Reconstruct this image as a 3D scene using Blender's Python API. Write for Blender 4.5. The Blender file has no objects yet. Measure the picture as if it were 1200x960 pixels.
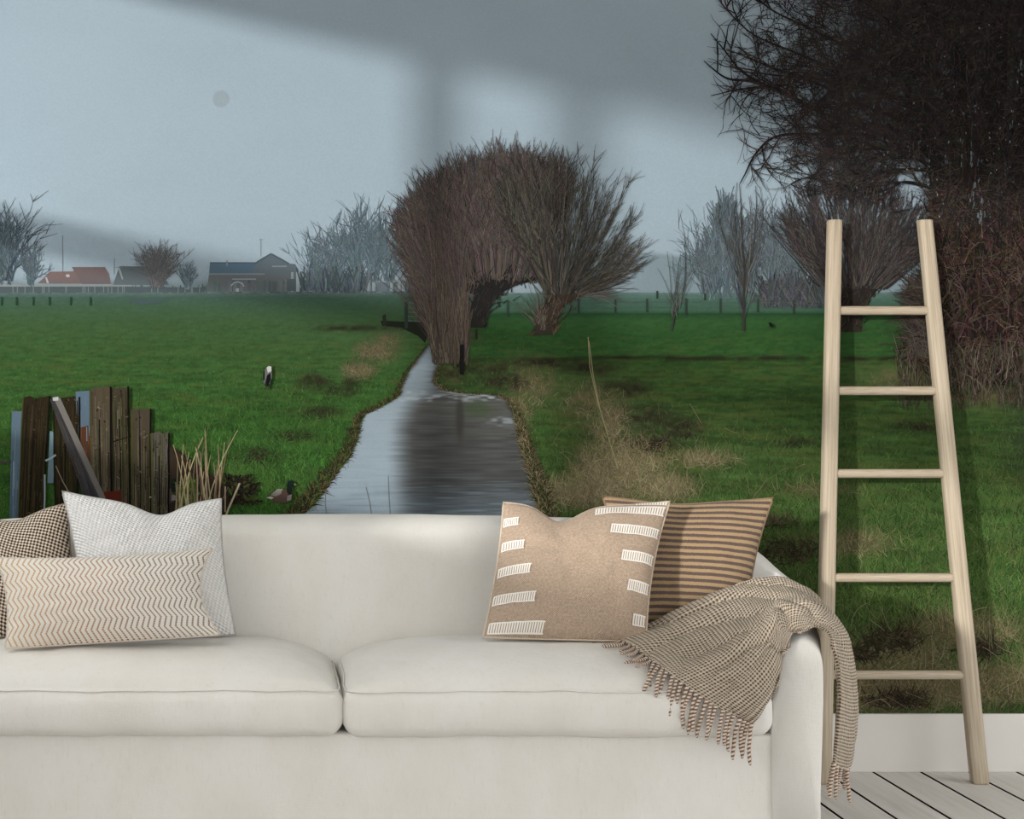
import bpy, bmesh, math, random
import numpy as np
from mathutils import Vector, Matrix
from mathutils.geometry import tessellate_polygon

random.seed(5)
rng = np.random.default_rng(11)
scene = bpy.context.scene
COL = scene.collection

# ------------------------------------------------------------------ camera
F, PX0, PY0, CH, DW = 1730.0, 320.0, 480.0, 1.2, 4.9     # focal px, principal point, eye height, wall distance
cd = bpy.data.cameras.new('camera')
cam = bpy.data.objects.new('camera', cd); COL.objects.link(cam)
cam.location = (0, 0, CH); cam.rotation_euler = (math.pi / 2, 0, 0)
cd.sensor_width = 36.0; cd.lens = F / 1200 * 36
cd.shift_x = (600 - PX0) / 1200; cd.shift_y = 0
cd.clip_start = 0.05
scene.camera = cam

# ------------------------------------------------------------------ light
w = bpy.data.worlds.new('overcast_sky'); scene.world = w; w.use_nodes = True
bg = w.node_tree.nodes['Background']
bg.inputs[1].default_value = 4.9
# overcast sky: three times brighter overhead than at the horizon
_n = w.node_tree.nodes; _l = w.node_tree.links
_tc = _n.new('ShaderNodeTexCoord'); _sx = _n.new('ShaderNodeSeparateXYZ'); _l.new(_tc.outputs['Generated'], _sx.inputs[0])
_cl = _n.new('ShaderNodeClamp'); _l.new(_sx.outputs[2], _cl.inputs[0])
_rp = _n.new('ShaderNodeValToRGB'); _l.new(_cl.outputs[0], _rp.inputs[0]); _l.new(_rp.outputs[0], bg.inputs[0])
_rp.color_ramp.elements[0].color = (.345, .35, .36, 1); _rp.color_ramp.elements[1].color = (1.0, 1.0, 1.0, 1)
sd = bpy.data.lights.new('sun', 'SUN'); sd.energy = 2.75; sd.angle = math.radians(2.6); sd.color = (1.0, 0.97, 0.93)
sun = bpy.data.objects.new('sun', sd); COL.objects.link(sun)
SUN = Vector((1.0, 1.0, -0.23)).normalized()
sun.rotation_euler = SUN.to_track_quat('-Z', 'Y').to_euler(); sun.location = (-4, 0, 4)
vs = scene.view_settings
vs.view_transform = 'Standard'; vs.look = 'None'; vs.gamma = 1; vs.exposure = 0.0; vs.use_curve_mapping = False
scene.display_settings.display_device = 'sRGB'
scene.cycles.max_bounces = 6; scene.cycles.diffuse_bounces = 4

# ------------------------------------------------------------------ helpers
def lin(c):
    c = np.asarray(c, float) / 255.0
    return np.where(c <= 0.04045, c / 12.92, ((c + 0.055) / 1.055) ** 2.4)

def P(px, py, D):
    s = D / F
    return np.array([(px - PX0) * s, D, CH + (PY0 - py) * s])

def tag(o, label=None, cat=None, group=None, kind=None):
    if label: o['label'] = label
    if cat: o['category'] = cat
    if group: o['group'] = group
    if kind: o['kind'] = kind
    return o

def empty(name, loc, label=None, cat=None, group=None):
    o = bpy.data.objects.new(name, None); COL.objects.link(o); o.location = loc
    o.empty_display_size = 0.05
    return tag(o, label, cat, group)

def fast_mesh(name, V, faces, mat, parent=None, smooth=True, uv=None, col=None):
    """V (n,3); faces (m,k) or list of such arrays; uv per vertex; col per vertex (linear rgb)."""
    V = np.asarray(V, np.float32)
    fl = faces if isinstance(faces, list) else [faces]
    fl = [np.asarray(f, np.int32) for f in fl if len(f)]
    idx = np.concatenate([f.ravel() for f in fl])
    cnt = np.concatenate([np.full(len(f), f.shape[1], np.int32) for f in fl])
    me = bpy.data.meshes.new(name)
    me.vertices.add(len(V)); me.vertices.foreach_set('co', V.ravel())
    me.loops.add(len(idx)); me.loops.foreach_set('vertex_index', idx)
    me.polygons.add(len(cnt))
    me.polygons.foreach_set('loop_start', np.concatenate([[0], np.cumsum(cnt)[:-1]]).astype(np.int32))
    me.polygons.foreach_set('loop_total', cnt)
    if smooth: me.polygons.foreach_set('use_smooth', np.ones(len(cnt), bool))
    if uv is not None:
        l = me.uv_layers.new(name='UVMap'); l.data.foreach_set('uv', np.asarray(uv, np.float32)[idx].ravel())
    if col is not None:
        a = me.color_attributes.new('Col', 'FLOAT_COLOR', 'POINT')
        c4 = np.ones((len(V), 4), np.float32); c4[:, :3] = col
        a.data.foreach_set('color', c4.ravel())
    me.update(calc_edges=True); me.validate()
    if mat: me.materials.append(mat)
    o = bpy.data.objects.new(name, me); COL.objects.link(o)
    if parent:
        o.parent = parent
        o.matrix_parent_inverse = Matrix.Translation(-Vector(parent.location))
    return o

def grid_faces(n, m, closed=False, off=0):
    """quads for an (n rows, m cols) grid; closed wraps columns."""
    i, j = np.meshgrid(np.arange(n - 1), np.arange(m if closed else m - 1), indexing='ij')
    j2 = (j + 1) % m
    return (np.stack([i * m + j, i * m + j2, (i + 1) * m + j2, (i + 1) * m + j], -1).reshape(-1, 4) + off)

def loft(name, secs, mat, parent=None, caps=True, uv=True):
    """secs (n, m, 3): n closed loops."""
    S = np.asarray(secs, float); n, m, _ = S.shape
    V = S.reshape(-1, 3); fs = [grid_faces(n, m, True)]
    if caps:
        V = np.concatenate([V, [S[0].mean(0)], [S[-1].mean(0)]])
        j = np.arange(m); j2 = (j + 1) % m
        fs.append(np.stack([np.full(m, n * m), j2, j], -1))
        fs.append(np.stack([np.full(m, n * m + 1), (n - 1) * m + j, (n - 1) * m + j2], -1))
    U = None
    if uv:
        uu, vv = np.meshgrid(np.linspace(0, 1, n), np.linspace(0, 1, m), indexing='ij')
        U = np.stack([uu, vv], -1).reshape(-1, 2)
        if caps: U = np.concatenate([U, [[0, 0], [1, 1]]])
    return fast_mesh(name, V, fs, mat, parent, True, U)

def box(name, lo, hi, mat, parent=None, bev=0.0):
    bm = bmesh.new(); bmesh.ops.create_cube(bm, size=1)
    lo, hi = Vector(lo), Vector(hi)
    for v in bm.verts:
        v.co = Vector([lo[k] + (v.co[k] + 0.5) * (hi[k] - lo[k]) for k in range(3)])
    if bev: bmesh.ops.bevel(bm, geom=bm.edges[:], offset=bev, segments=2, affect='EDGES', profile=0.5)
    bmesh.ops.recalc_face_normals(bm, faces=bm.faces[:])
    me = bpy.data.meshes.new(name); bm.to_mesh(me); bm.free()
    if mat: me.materials.append(mat)
    o = bpy.data.objects.new(name, me); COL.objects.link(o)
    if parent:
        o.parent = parent
        o.matrix_parent_inverse = Matrix.Translation(-Vector(parent.location))
    return o

def boxes(name, lst, mat, parent=None):
    V, Fs = [], []
    for lo, hi in lst:
        b = len(V)
        for k in range(8): V.append([(lo, hi)[(k >> a) & 1][a] for a in range(3)])
        Fs += [[b + q for q in f] for f in ((0, 2, 3, 1), (4, 5, 7, 6), (0, 1, 5, 4), (2, 6, 7, 3), (0, 4, 6, 2), (1, 3, 7, 5))]
    return fast_mesh(name, V, np.array(Fs), mat, parent, False)

def tube(name, pts, r, mat, parent=None, sides=8, closed=False, uv=True):
    pts = np.asarray(pts, float); n = len(pts)
    r = np.broadcast_to(np.asarray(r, float), (n,))
    T = np.gradient(pts, axis=0) if not closed else np.roll(pts, -1, 0) - np.roll(pts, 1, 0)
    T /= np.linalg.norm(T, axis=1)[:, None] + 1e-9
    ref = np.array([0.13, 0.21, 0.97]) if abs(T[:, 2]).mean() < 0.8 else np.array([0.1, 0.98, 0.1])
    A = np.cross(T, ref); A /= np.linalg.norm(A, axis=1)[:, None] + 1e-9
    B = np.cross(A, T)
    th = np.linspace(0, 2 * math.pi, sides, endpoint=False)
    S = pts[:, None] + r[:, None, None] * (A[:, None] * np.cos(th)[None, :, None] + B[:, None] * np.sin(th)[None, :, None])
    if closed: S = np.concatenate([S, S[:1]])
    return loft(name, S, mat, parent, caps=not closed, uv=uv)

# value noise
_tab = rng.random((256, 256))
def vnoise(x, y, s=0):
    x = np.asarray(x, float) + s * 17.31; y = np.asarray(y, float) + s * 9.17
    xi, yi = np.floor(x).astype(int), np.floor(y).astype(int)
    fx, fy = x - xi, y - yi
    fx = fx * fx * (3 - 2 * fx); fy = fy * fy * (3 - 2 * fy)
    a = _tab[xi & 255, yi & 255]; b = _tab[(xi + 1) & 255, yi & 255]
    c = _tab[xi & 255, (yi + 1) & 255]; d = _tab[(xi + 1) & 255, (yi + 1) & 255]
    return (a + (b - a) * fx) * (1 - fy) + (c + (d - c) * fx) * fy
def fbm(x, y, s=0, o=4):
    t, a, n = 0, 0.5, 0
    for k in range(o):
        t = t + a * vnoise(x * 2 ** k, y * 2 ** k, s + k); n += a; a *= 0.55
    return t / n
def sstep(a, b, x):
    t = np.clip((x - a) / (b - a), 0, 1); return t * t * (3 - 2 * t)
def mixc(a, b, t):
    return a + (np.asarray(b, float) - a) * np.asarray(t)[..., None]

# ------------------------------------------------------------------ materials
class NT:
    def __init__(s, name, rough=0.85, spec=0.2):
        s.m = bpy.data.materials.new(name); s.m.use_nodes = True
        s.t = s.m.node_tree; s.b = s.t.nodes['Principled BSDF']
        s.b.inputs['Roughness'].default_value = rough
        s.b.inputs['Specular IOR Level'].default_value = spec
    def n(s, typ, **kw):
        x = s.t.nodes.new(typ)
        for k, v in kw.items(): setattr(x, k, v)
        return x
    def link(s, a, b): s.t.links.new(a, b)
    def setin(s, sock, v):
        if isinstance(v, bpy.types.NodeSocket): s.link(v, sock)
        elif isinstance(v, (tuple, list, np.ndarray)):
            sock.default_value = tuple(v) + ((1.0,) if len(sock.default_value) == 4 and len(v) == 3 else ())
        else: sock.default_value = v
    def math(s, op, a, b=0.0, c=0.0):
        x = s.n('ShaderNodeMath', operation=op)
        for k, v in enumerate((a, b, c)): s.setin(x.inputs[k], v)
        return x.outputs[0]
    def coord(s, which='Object'):
        return s.n('ShaderNodeTexCoord').outputs[which]
    def xyz(s, v):
        x = s.n('ShaderNodeSeparateXYZ'); s.link(v, x.inputs[0]); return x.outputs
    def mapping(s, v, scale=(1, 1, 1), rot=(0, 0, 0)):
        x = s.n('ShaderNodeMapping'); s.link(v, x.inputs[0])
        x.inputs['Scale'].default_value = scale; x.inputs['Rotation'].default_value = rot
        return x.outputs[0]
    def noise(s, v, scale, detail=3, rough=0.5):
        x = s.n('ShaderNodeTexNoise'); s.link(v, x.inputs['Vector'])
        x.inputs['Scale'].default_value = scale; x.inputs['Detail'].default_value = detail
        x.inputs['Roughness'].default_value = rough
        return x.outputs['Fac']
    def ramp(s, f, stops):
        x = s.n('ShaderNodeValToRGB'); s.setin(x.inputs[0], f)
        e = x.color_ramp.elements
        while len(e) < len(stops): e.new(0.5)
        for k, (p, c) in enumerate(stops):
            e[k].position = p; e[k].color = tuple(c) + (1,) if len(c) == 3 else c
        return x.outputs[0]
    def mix(s, f, a, b, mode='MIX'):
        x = s.n('ShaderNodeMix', data_type='RGBA', blend_type=mode)
        s.setin(x.inputs[0], f); s.setin(x.inputs[6], a); s.setin(x.inputs[7], b)
        return x.outputs[2]
    def color(s, c): s.setin(s.b.inputs['Base Color'], c)
    def bump(s, h, strength=0.3, dist=0.002):
        x = s.n('ShaderNodeBump'); s.setin(x.inputs['Height'], h)
        x.inputs['Strength'].default_value = strength; x.inputs['Distance'].default_value = dist
        s.link(x.outputs[0], s.b.inputs['Normal'])

def plain(name, c, rough=0.8, spec=0.2, var=0.05, scale=6):
    t = NT(name, rough, spec); c = lin(c)
    f = t.noise(t.coord(), scale, 4)
    t.color(t.ramp(f, [(0.3, c * (1 - var)), (0.7, np.clip(c * (1 + var), 0, 1))]))
    return t.m

M = {}
M['wall'] = plain('painted_plaster', (228, 226, 222), 0.9, 0.1, 0.02)
M['ceiling'] = plain('ceiling_paint', (238, 237, 234), 0.9, 0.1, 0.01)
M['baseboard'] = plain('baseboard_paint', (221, 217, 211), 0.5, 0.3, 0.02)
M['frame'] = plain('window_frame_paint', (232, 232, 230), 0.5, 0.3, 0.02)
M['gap'] = plain('dark_joint', (22, 20, 19), 0.95, 0.05, 0.1)

def mat_print():
    t = NT('mural_paper', 0.92, 0.08)
    a = t.n('ShaderNodeAttribute', attribute_name='Col').outputs['Color']
    f = t.noise(t.coord(), 160, 2)
    t.color(t.mix(1.0, a, t.ramp(f, [(0.25, (0.93,) * 3), (0.75, (1.0,) * 3)]), 'MULTIPLY'))
    return t.m
M['print'] = mat_print()

def mat_linen():
    t = NT('off_white_linen', 0.95, 0.1)
    co = t.coord()
    big = t.noise(t.mapping(co, (1, 1, .6)), 4.5, 5, .6)
    slub = t.noise(t.mapping(co, (34, 34, 9)), 3, 4, .65)
    c = t.mix(t.ramp(slub, [(0.55, (0, 0, 0)), (0.8, (.36, .36, .36))]),
              t.ramp(big, [(0.3, lin((226, 222, 214))), (0.7, lin((233, 231, 226)))]), lin((212, 203, 186)))
    t.color(c)
    wv = t.math('ADD', t.noise(t.mapping(co, (500, 500, 60)), 1, 2), t.noise(t.mapping(co, (60, 60, 500)), 1, 2))
    lf = t.noise(co, 9, 3)
    t.bump(t.math('ADD', t.math('MULTIPLY', wv, .25), t.math('MULTIPLY', lf, 1.2)), 0.5, 0.006)
    t.b.inputs['Sheen Weight'].default_value = 0.1
    return t.m
M['linen'] = mat_linen()
M['seam'] = plain('linen_seam', (206, 203, 197), 0.95, 0.1, 0.05, 40)

def mat_wood():
    t = NT('pale_oak', 0.6, 0.25)
    u = t.xyz(t.coord('UV'))
    oi = t.n('ShaderNodeObjectInfo').outputs['Random']
    cx = t.n('ShaderNodeCombineXYZ')
    t.link(t.math('MULTIPLY', u[0], 3.0), cx.inputs[0]); t.link(t.math('MULTIPLY', u[1], 16.0), cx.inputs[1])
    t.link(t.math('MULTIPLY', oi, 20.0), cx.inputs[2])
    f = t.noise(cx.outputs[0], 2.2, 5, .6)
    t.color(t.ramp(f, [(0.28, lin((152, 136, 115))), (0.5, lin((180, 166, 145))), (0.72, lin((198, 186, 167)))]))
    t.bump(f, .15, .001)
    return t.m
M['wood'] = mat_wood()

def mat_plank():
    t = NT('white_washed_board', 0.55, 0.3)
    oi = t.n('ShaderNodeObjectInfo').outputs['Random']
    co = t.coord(); cx = t.n('ShaderNodeVectorMath', operation='ADD')
    t.link(t.mapping(co, (22, 1.2, 1)), cx.inputs[0])
    k = t.n('ShaderNodeCombineXYZ'); t.link(t.math('MULTIPLY', oi, 37.0), k.inputs[2]); t.link(k.outputs[0], cx.inputs[1])
    f = t.noise(cx.outputs[0], 2.0, 6, .65)
    t.color(t.ramp(f, [(0.25, lin((196, 190, 183))), (0.5, lin((214, 210, 204))), (0.8, lin((224, 221, 216)))]))
    t.bump(f, .12, .001)
    return t.m
M['plank'] = mat_plank()

# ------------------------------------------------------------------ room shell
XL, XR, YB, ZC = -1.6, 3.5, -1.7, 3.1
st = 'structure'
floor = tag(box('floor', (XL - .2, YB - .2, -0.14), (XR + .2, DW + .2, -0.022), M['gap']), kind=st)
pitch = 0.1585; x0 = P(1021.3, 902.7, DW)[0]
plank_me = None
k0 = math.floor((XL - x0) / pitch)
for k in range(k0, 60):
    xa = x0 + k * pitch
    if xa > XR: break
    if plank_me is None:
        o = box('plank', (0.0045, YB, -0.022), (pitch - 0.0045, DW, 0.0), M['plank'], None, 0.002); plank_me = o.data
        plank_me.materials.append(M['gap'])
        for f in plank_me.polygons:
            if abs(f.normal.x) > .9: f.material_index = 1
    else:
        o = bpy.data.objects.new('plank', plank_me); COL.objects.link(o)
    o.location = (xa, 0, 0); o.parent = floor
tag(box('ceiling', (XL - .2, YB - .2, ZC), (XR + .2, DW + .2, ZC + .15), M['ceiling']), kind=st)
tag(box('wall_far', (XL - .2, DW, 0), (XR + .2, DW + .2, ZC), M['wall']), kind=st)
M['ground'] = plain('added_ground_grey', (150, 148, 142), .9, .1, .1, 2)
tag(boxes('added_ground', [((-40, -40, -.30), (40, 40, -.16))], M['ground']), kind=st)  # unseen ground slab, added to cut sky light coming from below
# right wall with an unseen floor-length glazed door, added to brighten the lower room
DY0, DY1, DZ1 = 1.2, 4.3, 2.15
tag(boxes('wall_right', [((XR, YB - .1, 0), (XR + .1, DY0, ZC)), ((XR, DY1, 0), (XR + .1, DW, ZC)), ((XR, DY0, DZ1), (XR + .1, DY1, ZC))], M['wall']), kind=st)
added_door = tag(empty('added_door_1', (XR, (DY0 + DY1) / 2, 0)), kind=st)
for y in (DY0, (DY0 + DY1) / 2 - .03, DY1 - .06): box('stile', (XR + .02, y, 0), (XR + .08, y + .06, DZ1), M['frame'], added_door)
box('head_rail', (XR + .02, DY0, DZ1 - .06), (XR + .08, DY1, DZ1), M['frame'], added_door)
# left wall with a wide three-light window (daylight and the soft sun come through it)
WY0, WY1, WZ0, WZ1 = 0.3, 4.72, 1.26, 2.86
xa, xb = XL - .06, XL
tag(boxes('wall_left', [((xa, YB - .2, 0), (xb, WY0, ZC)), ((xa, WY1, 0), (xb, DW, ZC)),
                        ((xa, WY0, 0), (xb, WY1, WZ0)), ((xa, WY0, WZ1), (xb, WY1, ZC))], M['wall']), kind=st)
win = tag(empty('window_1', (XL, (WY0 + WY1) / 2, WZ0)), kind=st)
fx0, fx1 = XL - .055, XL - .005
for y in (2.72, 2.24): box('mullion', (fx0, y - .055, WZ0), (fx1, y + .055, WZ1), M['frame'], win)
box('transom', (fx0, WY0, 1.92), (fx1, WY1, 2.035), M['frame'], win)
for lo, hi in (((fx0, WY0, WZ0), (fx1, WY0 + .03, WZ1)), ((fx0, WY1 - .03, WZ0), (fx1, WY1, WZ1)),
               ((fx0, WY0, WZ0), (fx1, WY1, WZ0 + .03)), ((fx0, WY0, WZ1 - .02), (fx1, WY1, WZ1))):
    box('frame', lo, hi, M['frame'], win)
# wall behind the camera with a wide unseen window, added for even fill daylight
NX0, NX1, NZ0, NZ1 = -1.3, 3.2, 0.04, 2.4
ya, yb = YB - .1, YB
tag(boxes('wall_near', [((XL, ya, 0), (NX0, yb, ZC)), ((NX1, ya, 0), (XR, yb, ZC)),
                        ((NX0, ya, 0), (NX1, yb, NZ0)), ((NX0, ya, NZ1), (NX1, yb, ZC))], M['wall']), kind=st)
added_win = tag(empty('added_window', ((NX0 + NX1) / 2, YB, NZ0)), kind=st)
for x in (NX0, 0.333, 1.666, NX1 - .06): box('mullion', (x, ya + .02, NZ0), (x + .06, yb - .01, NZ1), M['frame'], added_win)
box('frame', (NX0, ya + .02, NZ0), (NX1, yb - .01, NZ0 + .05), M['frame'], added_win)
box('frame', (NX0, ya + .02, NZ1 - .05), (NX1, yb - .01, NZ1), M['frame'], added_win)
tag(box('baseboard_far', (XL, DW - .016, 0), (XR, DW, P(0, 837, DW - .016)[2]), M['baseboard'], None, .002), kind=st)
tag(box('baseboard_right', (XR - .016, YB, 0), (XR, DY0, .19), M['baseboard'], None, .002), kind=st)
# portals guide sampling of the sky through the two openings
def portal(loc, rot, sx, sy):
    d = bpy.data.lights.new('window_portal', 'AREA'); d.shape = 'RECTANGLE'; d.size = sx; d.size_y = sy
    d.cycles.is_portal = True
    o = bpy.data.objects.new('window_portal', d); COL.objects.link(o); o.location = loc; o.rotation_euler = rot
portal((XL - .07, (WY0 + WY1) / 2, (WZ0 + WZ1) / 2), (math.pi / 2, 0, -math.pi / 2), WY1 - WY0, WZ1 - WZ0)
portal((XR + .11, (DY0 + DY1) / 2, DZ1 / 2), (math.pi / 2, 0, math.pi / 2), DY1 - DY0, DZ1)
portal(((NX0 + NX1) / 2, YB - .11, (NZ0 + NZ1) / 2), (math.pi / 2, 0, math.pi), NX1 - NX0, NZ1 - NZ0)

# ------------------------------------------------------------------ the printed wall mural
# flat print: everything below is ink on the wallpaper; px/py are picture coordinates on the wall plane
YM = DW - 0.004
PM = F / YM
INK = 0.76           # reflectance of the printed paper
def ink_rgb(c): return INK * lin(np.clip(c, 0, 255))
def to_wall(xy, lay):
    """xy (...,2) picture coordinates, lay (...) print layer -> points on the paper"""
    xy = np.asarray(xy, float)
    return np.stack([(xy[..., 0] - PX0) / PM, YM - 0.00012 * np.broadcast_to(lay, xy.shape[:-1]), CH + (PY0 - xy[..., 1]) / PM], -1)

MX0 = int(PX0 + XL * PM) + 1; MX1 = int(PX0 + XR * PM) - 1
MY0 = int(PY0 - (ZC - CH) * PM) + 1; MY1 = 837

def interp_c(y, ys, cs):
    cs = np.asarray(cs, float)
    return np.stack([np.interp(y, ys, cs[:, k]) for k in range(3)], -1)

def blob(x, y, cx, cy, rx, ry, p=1.0):
    return np.exp(-(((x - cx) / rx) ** 2 + ((y - cy) / ry) ** 2) * p)

DITCH_L = np.array([(300, 840), (318, 640), (345, 608), (372, 578), (392, 552), (408, 532), (416, 514), (420, 496), (424, 486), (448, 475), (466, 464), (470, 452), (477, 436), (486, 424), (494, 414), (500, 406)], float)
DITCH_R = np.array([(668, 840), (648, 660), (638, 608), (632, 585), (626, 560), (618, 535), (609, 505), (604, 485), (597, 470), (585, 463), (545, 461), (520, 457), (509, 448), (511, 436), (517, 424), (519, 406)], float)
def ditch_l(y): return np.interp(y, DITCH_L[::-1, 1], DITCH_L[::-1, 0])
def ditch_r(y): return np.interp(y, DITCH_R[::-1, 1], DITCH_R[::-1, 0])

MUD = [(735, 456, 28, 9), (690, 432, 30, 6), (760, 488, 30, 12), (800, 505, 24, 12), (765, 522, 30, 10), (640, 425, 40, 5), (925, 648, 34, 12), (905, 612, 26, 7),
       (1045, 750, 30, 14), (1012, 768, 20, 9), (1050, 822, 34, 9), (1150, 762, 26, 7), (368, 448, 16, 9), (398, 458, 18, 7), (415, 448, 12, 5), (372, 484, 26, 6),
       (345, 512, 22, 6), (300, 535, 30, 8), (262, 572, 22, 8), (1080, 500, 30, 5), (560, 435, 40, 12), (590, 448, 28, 10), (935, 520, 18, 4), (420, 385, 50, 3)]
STRAW = [(625, 450, 26, 26), (690, 470, 30, 22), (715, 500, 24, 30), (700, 560, 30, 34), (740, 545, 40, 30), (780, 575, 32, 16), (825, 540, 34, 9), (610, 475, 12, 40), (690, 580, 60, 16),
         (440, 412, 22, 12), (455, 398, 14, 9), (420, 435, 18, 8), (1060, 445, 46, 14), (1140, 465, 60, 12), (1000, 640, 46, 12), (1130, 745, 60, 14), (530, 440, 12, 10), (545, 395, 16, 7), (1000, 815, 120, 20), (1130, 810, 80, 18), (1050, 775, 60, 14), (1280, 800, 90, 20), (960, 575, 40, 6)]

def ground_color(x, y):
    L = interp_c(y, [343, 349, 358, 378, 420, 480, 560, 620, 840],
                 [(96, 116, 112), (72, 98, 86), (68, 96, 74), (64, 92, 58), (58, 90, 48), (56, 91, 42), (55, 93, 38), (50, 88, 33), (46, 80, 30)])
    R = interp_c(y, [343, 352, 365, 369, 376, 392, 416, 420, 436, 470, 520, 580, 680, 750, 836],
                 [(96, 120, 116), (76, 106, 94), (66, 98, 78), (44, 78, 46), (50, 86, 48), (46, 82, 42), (48, 84, 42), (46, 74, 36), (60, 88, 45), (53, 80, 40), (60, 84, 43), (68, 93, 47), (70, 95, 47), (66, 88, 45), (60, 72, 42)])
    c = mixc(L, R, sstep(500, 560, x + (y - 400) * .55))
    s = np.clip((y - 335) / 400, .06, 1.2)
    n1 = fbm(x / (90 * s), y / (16 * s), 3) - .5
    n2 = fbm(x / (22 * s + 2), y / (7 * s + 1), 9, 3) - .5
    c = c * (1 + (n1 * .55 + n2 * .5) * np.clip(s * 3, .25, 1))[..., None]
    c = mixc(c, (88, 92, 48), np.clip((fbm(x / (120 * s), y / (30 * s), 21) - .52) * 2.4, 0, .5) * sstep(360, 430, y))
    for cx, cy, rx, ry in STRAW:
        c = mixc(c, (108, 98, 72), np.clip(blob(x, y, cx, cy, rx, ry) * (.3 + 1.0 * vnoise(x / 6, y / 5, 4)), 0, .8))
    for cx, cy, rx, ry in MUD:
        c = mixc(c, (44, 38, 30), np.clip(blob(x, y, cx, cy, rx, ry) * (.1 + 1.5 * vnoise(x / 7, y / 4, 5)), 0, .85))
    # thin mud line right of the ditch
    ml = np.exp(-((y - 420 - 3 * (vnoise(x / 40, 0 * x, 8) - .5)) / 2.2) ** 2) * sstep(640, 700, x)
    c = mixc(c, (38, 34, 27), np.clip(ml * (vnoise(x / 14, y / 9, 6) * 1.7 - .25), 0, .85))
    c = mixc(c, (36, 66, 44), np.exp(-((y - 368) / 1.6) ** 2) * sstep(560, 600, x) * .7)
    # banks of the ditch
    dl = np.where(y > 404, ditch_l(y) - x, 999); dr = np.where(y > 404, x - ditch_r(y), 999)
    k = np.clip((y - 400) / 160, .15, 1.3)
    c = mixc(c, (44, 34, 26), np.exp(-(np.clip(dl, 0, 999) / (7 * k)) ** 2) * .85 * (dl > -20))
    c = mixc(c, (52, 46, 32), np.exp(-(np.clip(dr, 0, 999) / (9 * k)) ** 2) * .8 * (dr > -20))
    return c

def sky_color(x, y):
    c = interp_c(y, [-210, 0, 120, 250, 310, 345], [(176, 195, 210), (174, 193, 208), (171, 190, 204), (168, 187, 200), (162, 180, 192), (145, 162, 171)])
    c = c + ((fbm(x / 220, y / 90, 2) - .5) * 9)[..., None]
    far = sstep(297, 303, y + 3 * np.sin(x / 23)) * sstep(720, 760, x)
    c = mixc(c, (131, 150, 158), far * .9)
    farl = sstep(326, 336, y + 2 * np.sin(x / 9)) * (1 - sstep(470, 520, x))
    c = mixc(c, (116, 134, 140), farl * .85)
    return c

def tree_mass(x, y):
    """ink density of the big dark tree and of the thicket on the right"""
    top = sstep(0, 1, (x - (955 + 45 * (vnoise(y / 28, x / 60, 31) - .5) + np.clip(y - 90, 0, 400) * .50 + np.clip(60 - y, 0, 60) * .15)) / 120)
    top = top * (1 - sstep(150, 215, y + 30 * (vnoise(x / 30, y / 30, 33) - .5)) * (1 - sstep(1086, 1100, x)))
    hed = sstep(1078, 1100, x + 14 * (vnoise(x / 9, y / 14, 35) - .5)) * sstep(120, 230, y) * (1 - sstep(436, 474, y + 20 * (vnoise(x / 13, y / 9, 36) - .5)))
    low = sstep(1038, 1082, x + 26 * (vnoise(x / 12, y / 12, 37) - .5) - np.abs(y - 385) * .35) * sstep(330, 352, y) * (1 - sstep(418, 445, y))
    return top, np.maximum(hed, low)

def build_mural_base():
    xs = np.concatenate([np.arange(MX0, -4, 4.0), np.arange(-4, 1206, 2.0), np.arange(1206, MX1, 4.0), [MX1]])
    ys = np.concatenate([np.arange(MY0, 0, 8.0), np.arange(0, 336, 2.0), np.arange(336, 352, 1.0), np.arange(352, MY1, 2.0), [MY1]])
    X, Y = np.meshgrid(xs, ys)
    hz = 343 + .4 * np.sin(X / 30)
    g = sstep(-.8, .8, Y - hz)
    c = sky_color(X, Y); c = c + (ground_color(X, np.maximum(Y, 343)) - c) * g[..., None]
    top, hed = tree_mass(X, Y)
    nz = .45 + .75 * vnoise(X / 2.6, Y / 2.6, 40)
    c = mixc(c, (46, 42, 41), np.clip(top * nz * 1.2, 0, .95))
    hc = mixc(np.broadcast_to(np.array((40, 33, 31.)), c.shape), (66, 55, 50), np.clip(fbm(X / 22, Y / 26, 41) * 1.6 - .5, 0, 1))
    c = c + (hc - c) * np.clip(hed * 1.05, 0, .97)[..., None]
    lay = np.zeros_like(X)
    V = to_wall(np.stack([X, Y], -1), lay).reshape(-1, 3)
    o = fast_mesh('wall_mural', V, grid_faces(len(ys), len(xs))[:, ::-1], M['print'], None, True, None, ink_rgb(c).reshape(-1, 3))
    return tag(o, 'wall-wide photo mural of a green polder with ditch and bare willows behind the sofa', 'mural')

mural = build_mural_base()

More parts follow.
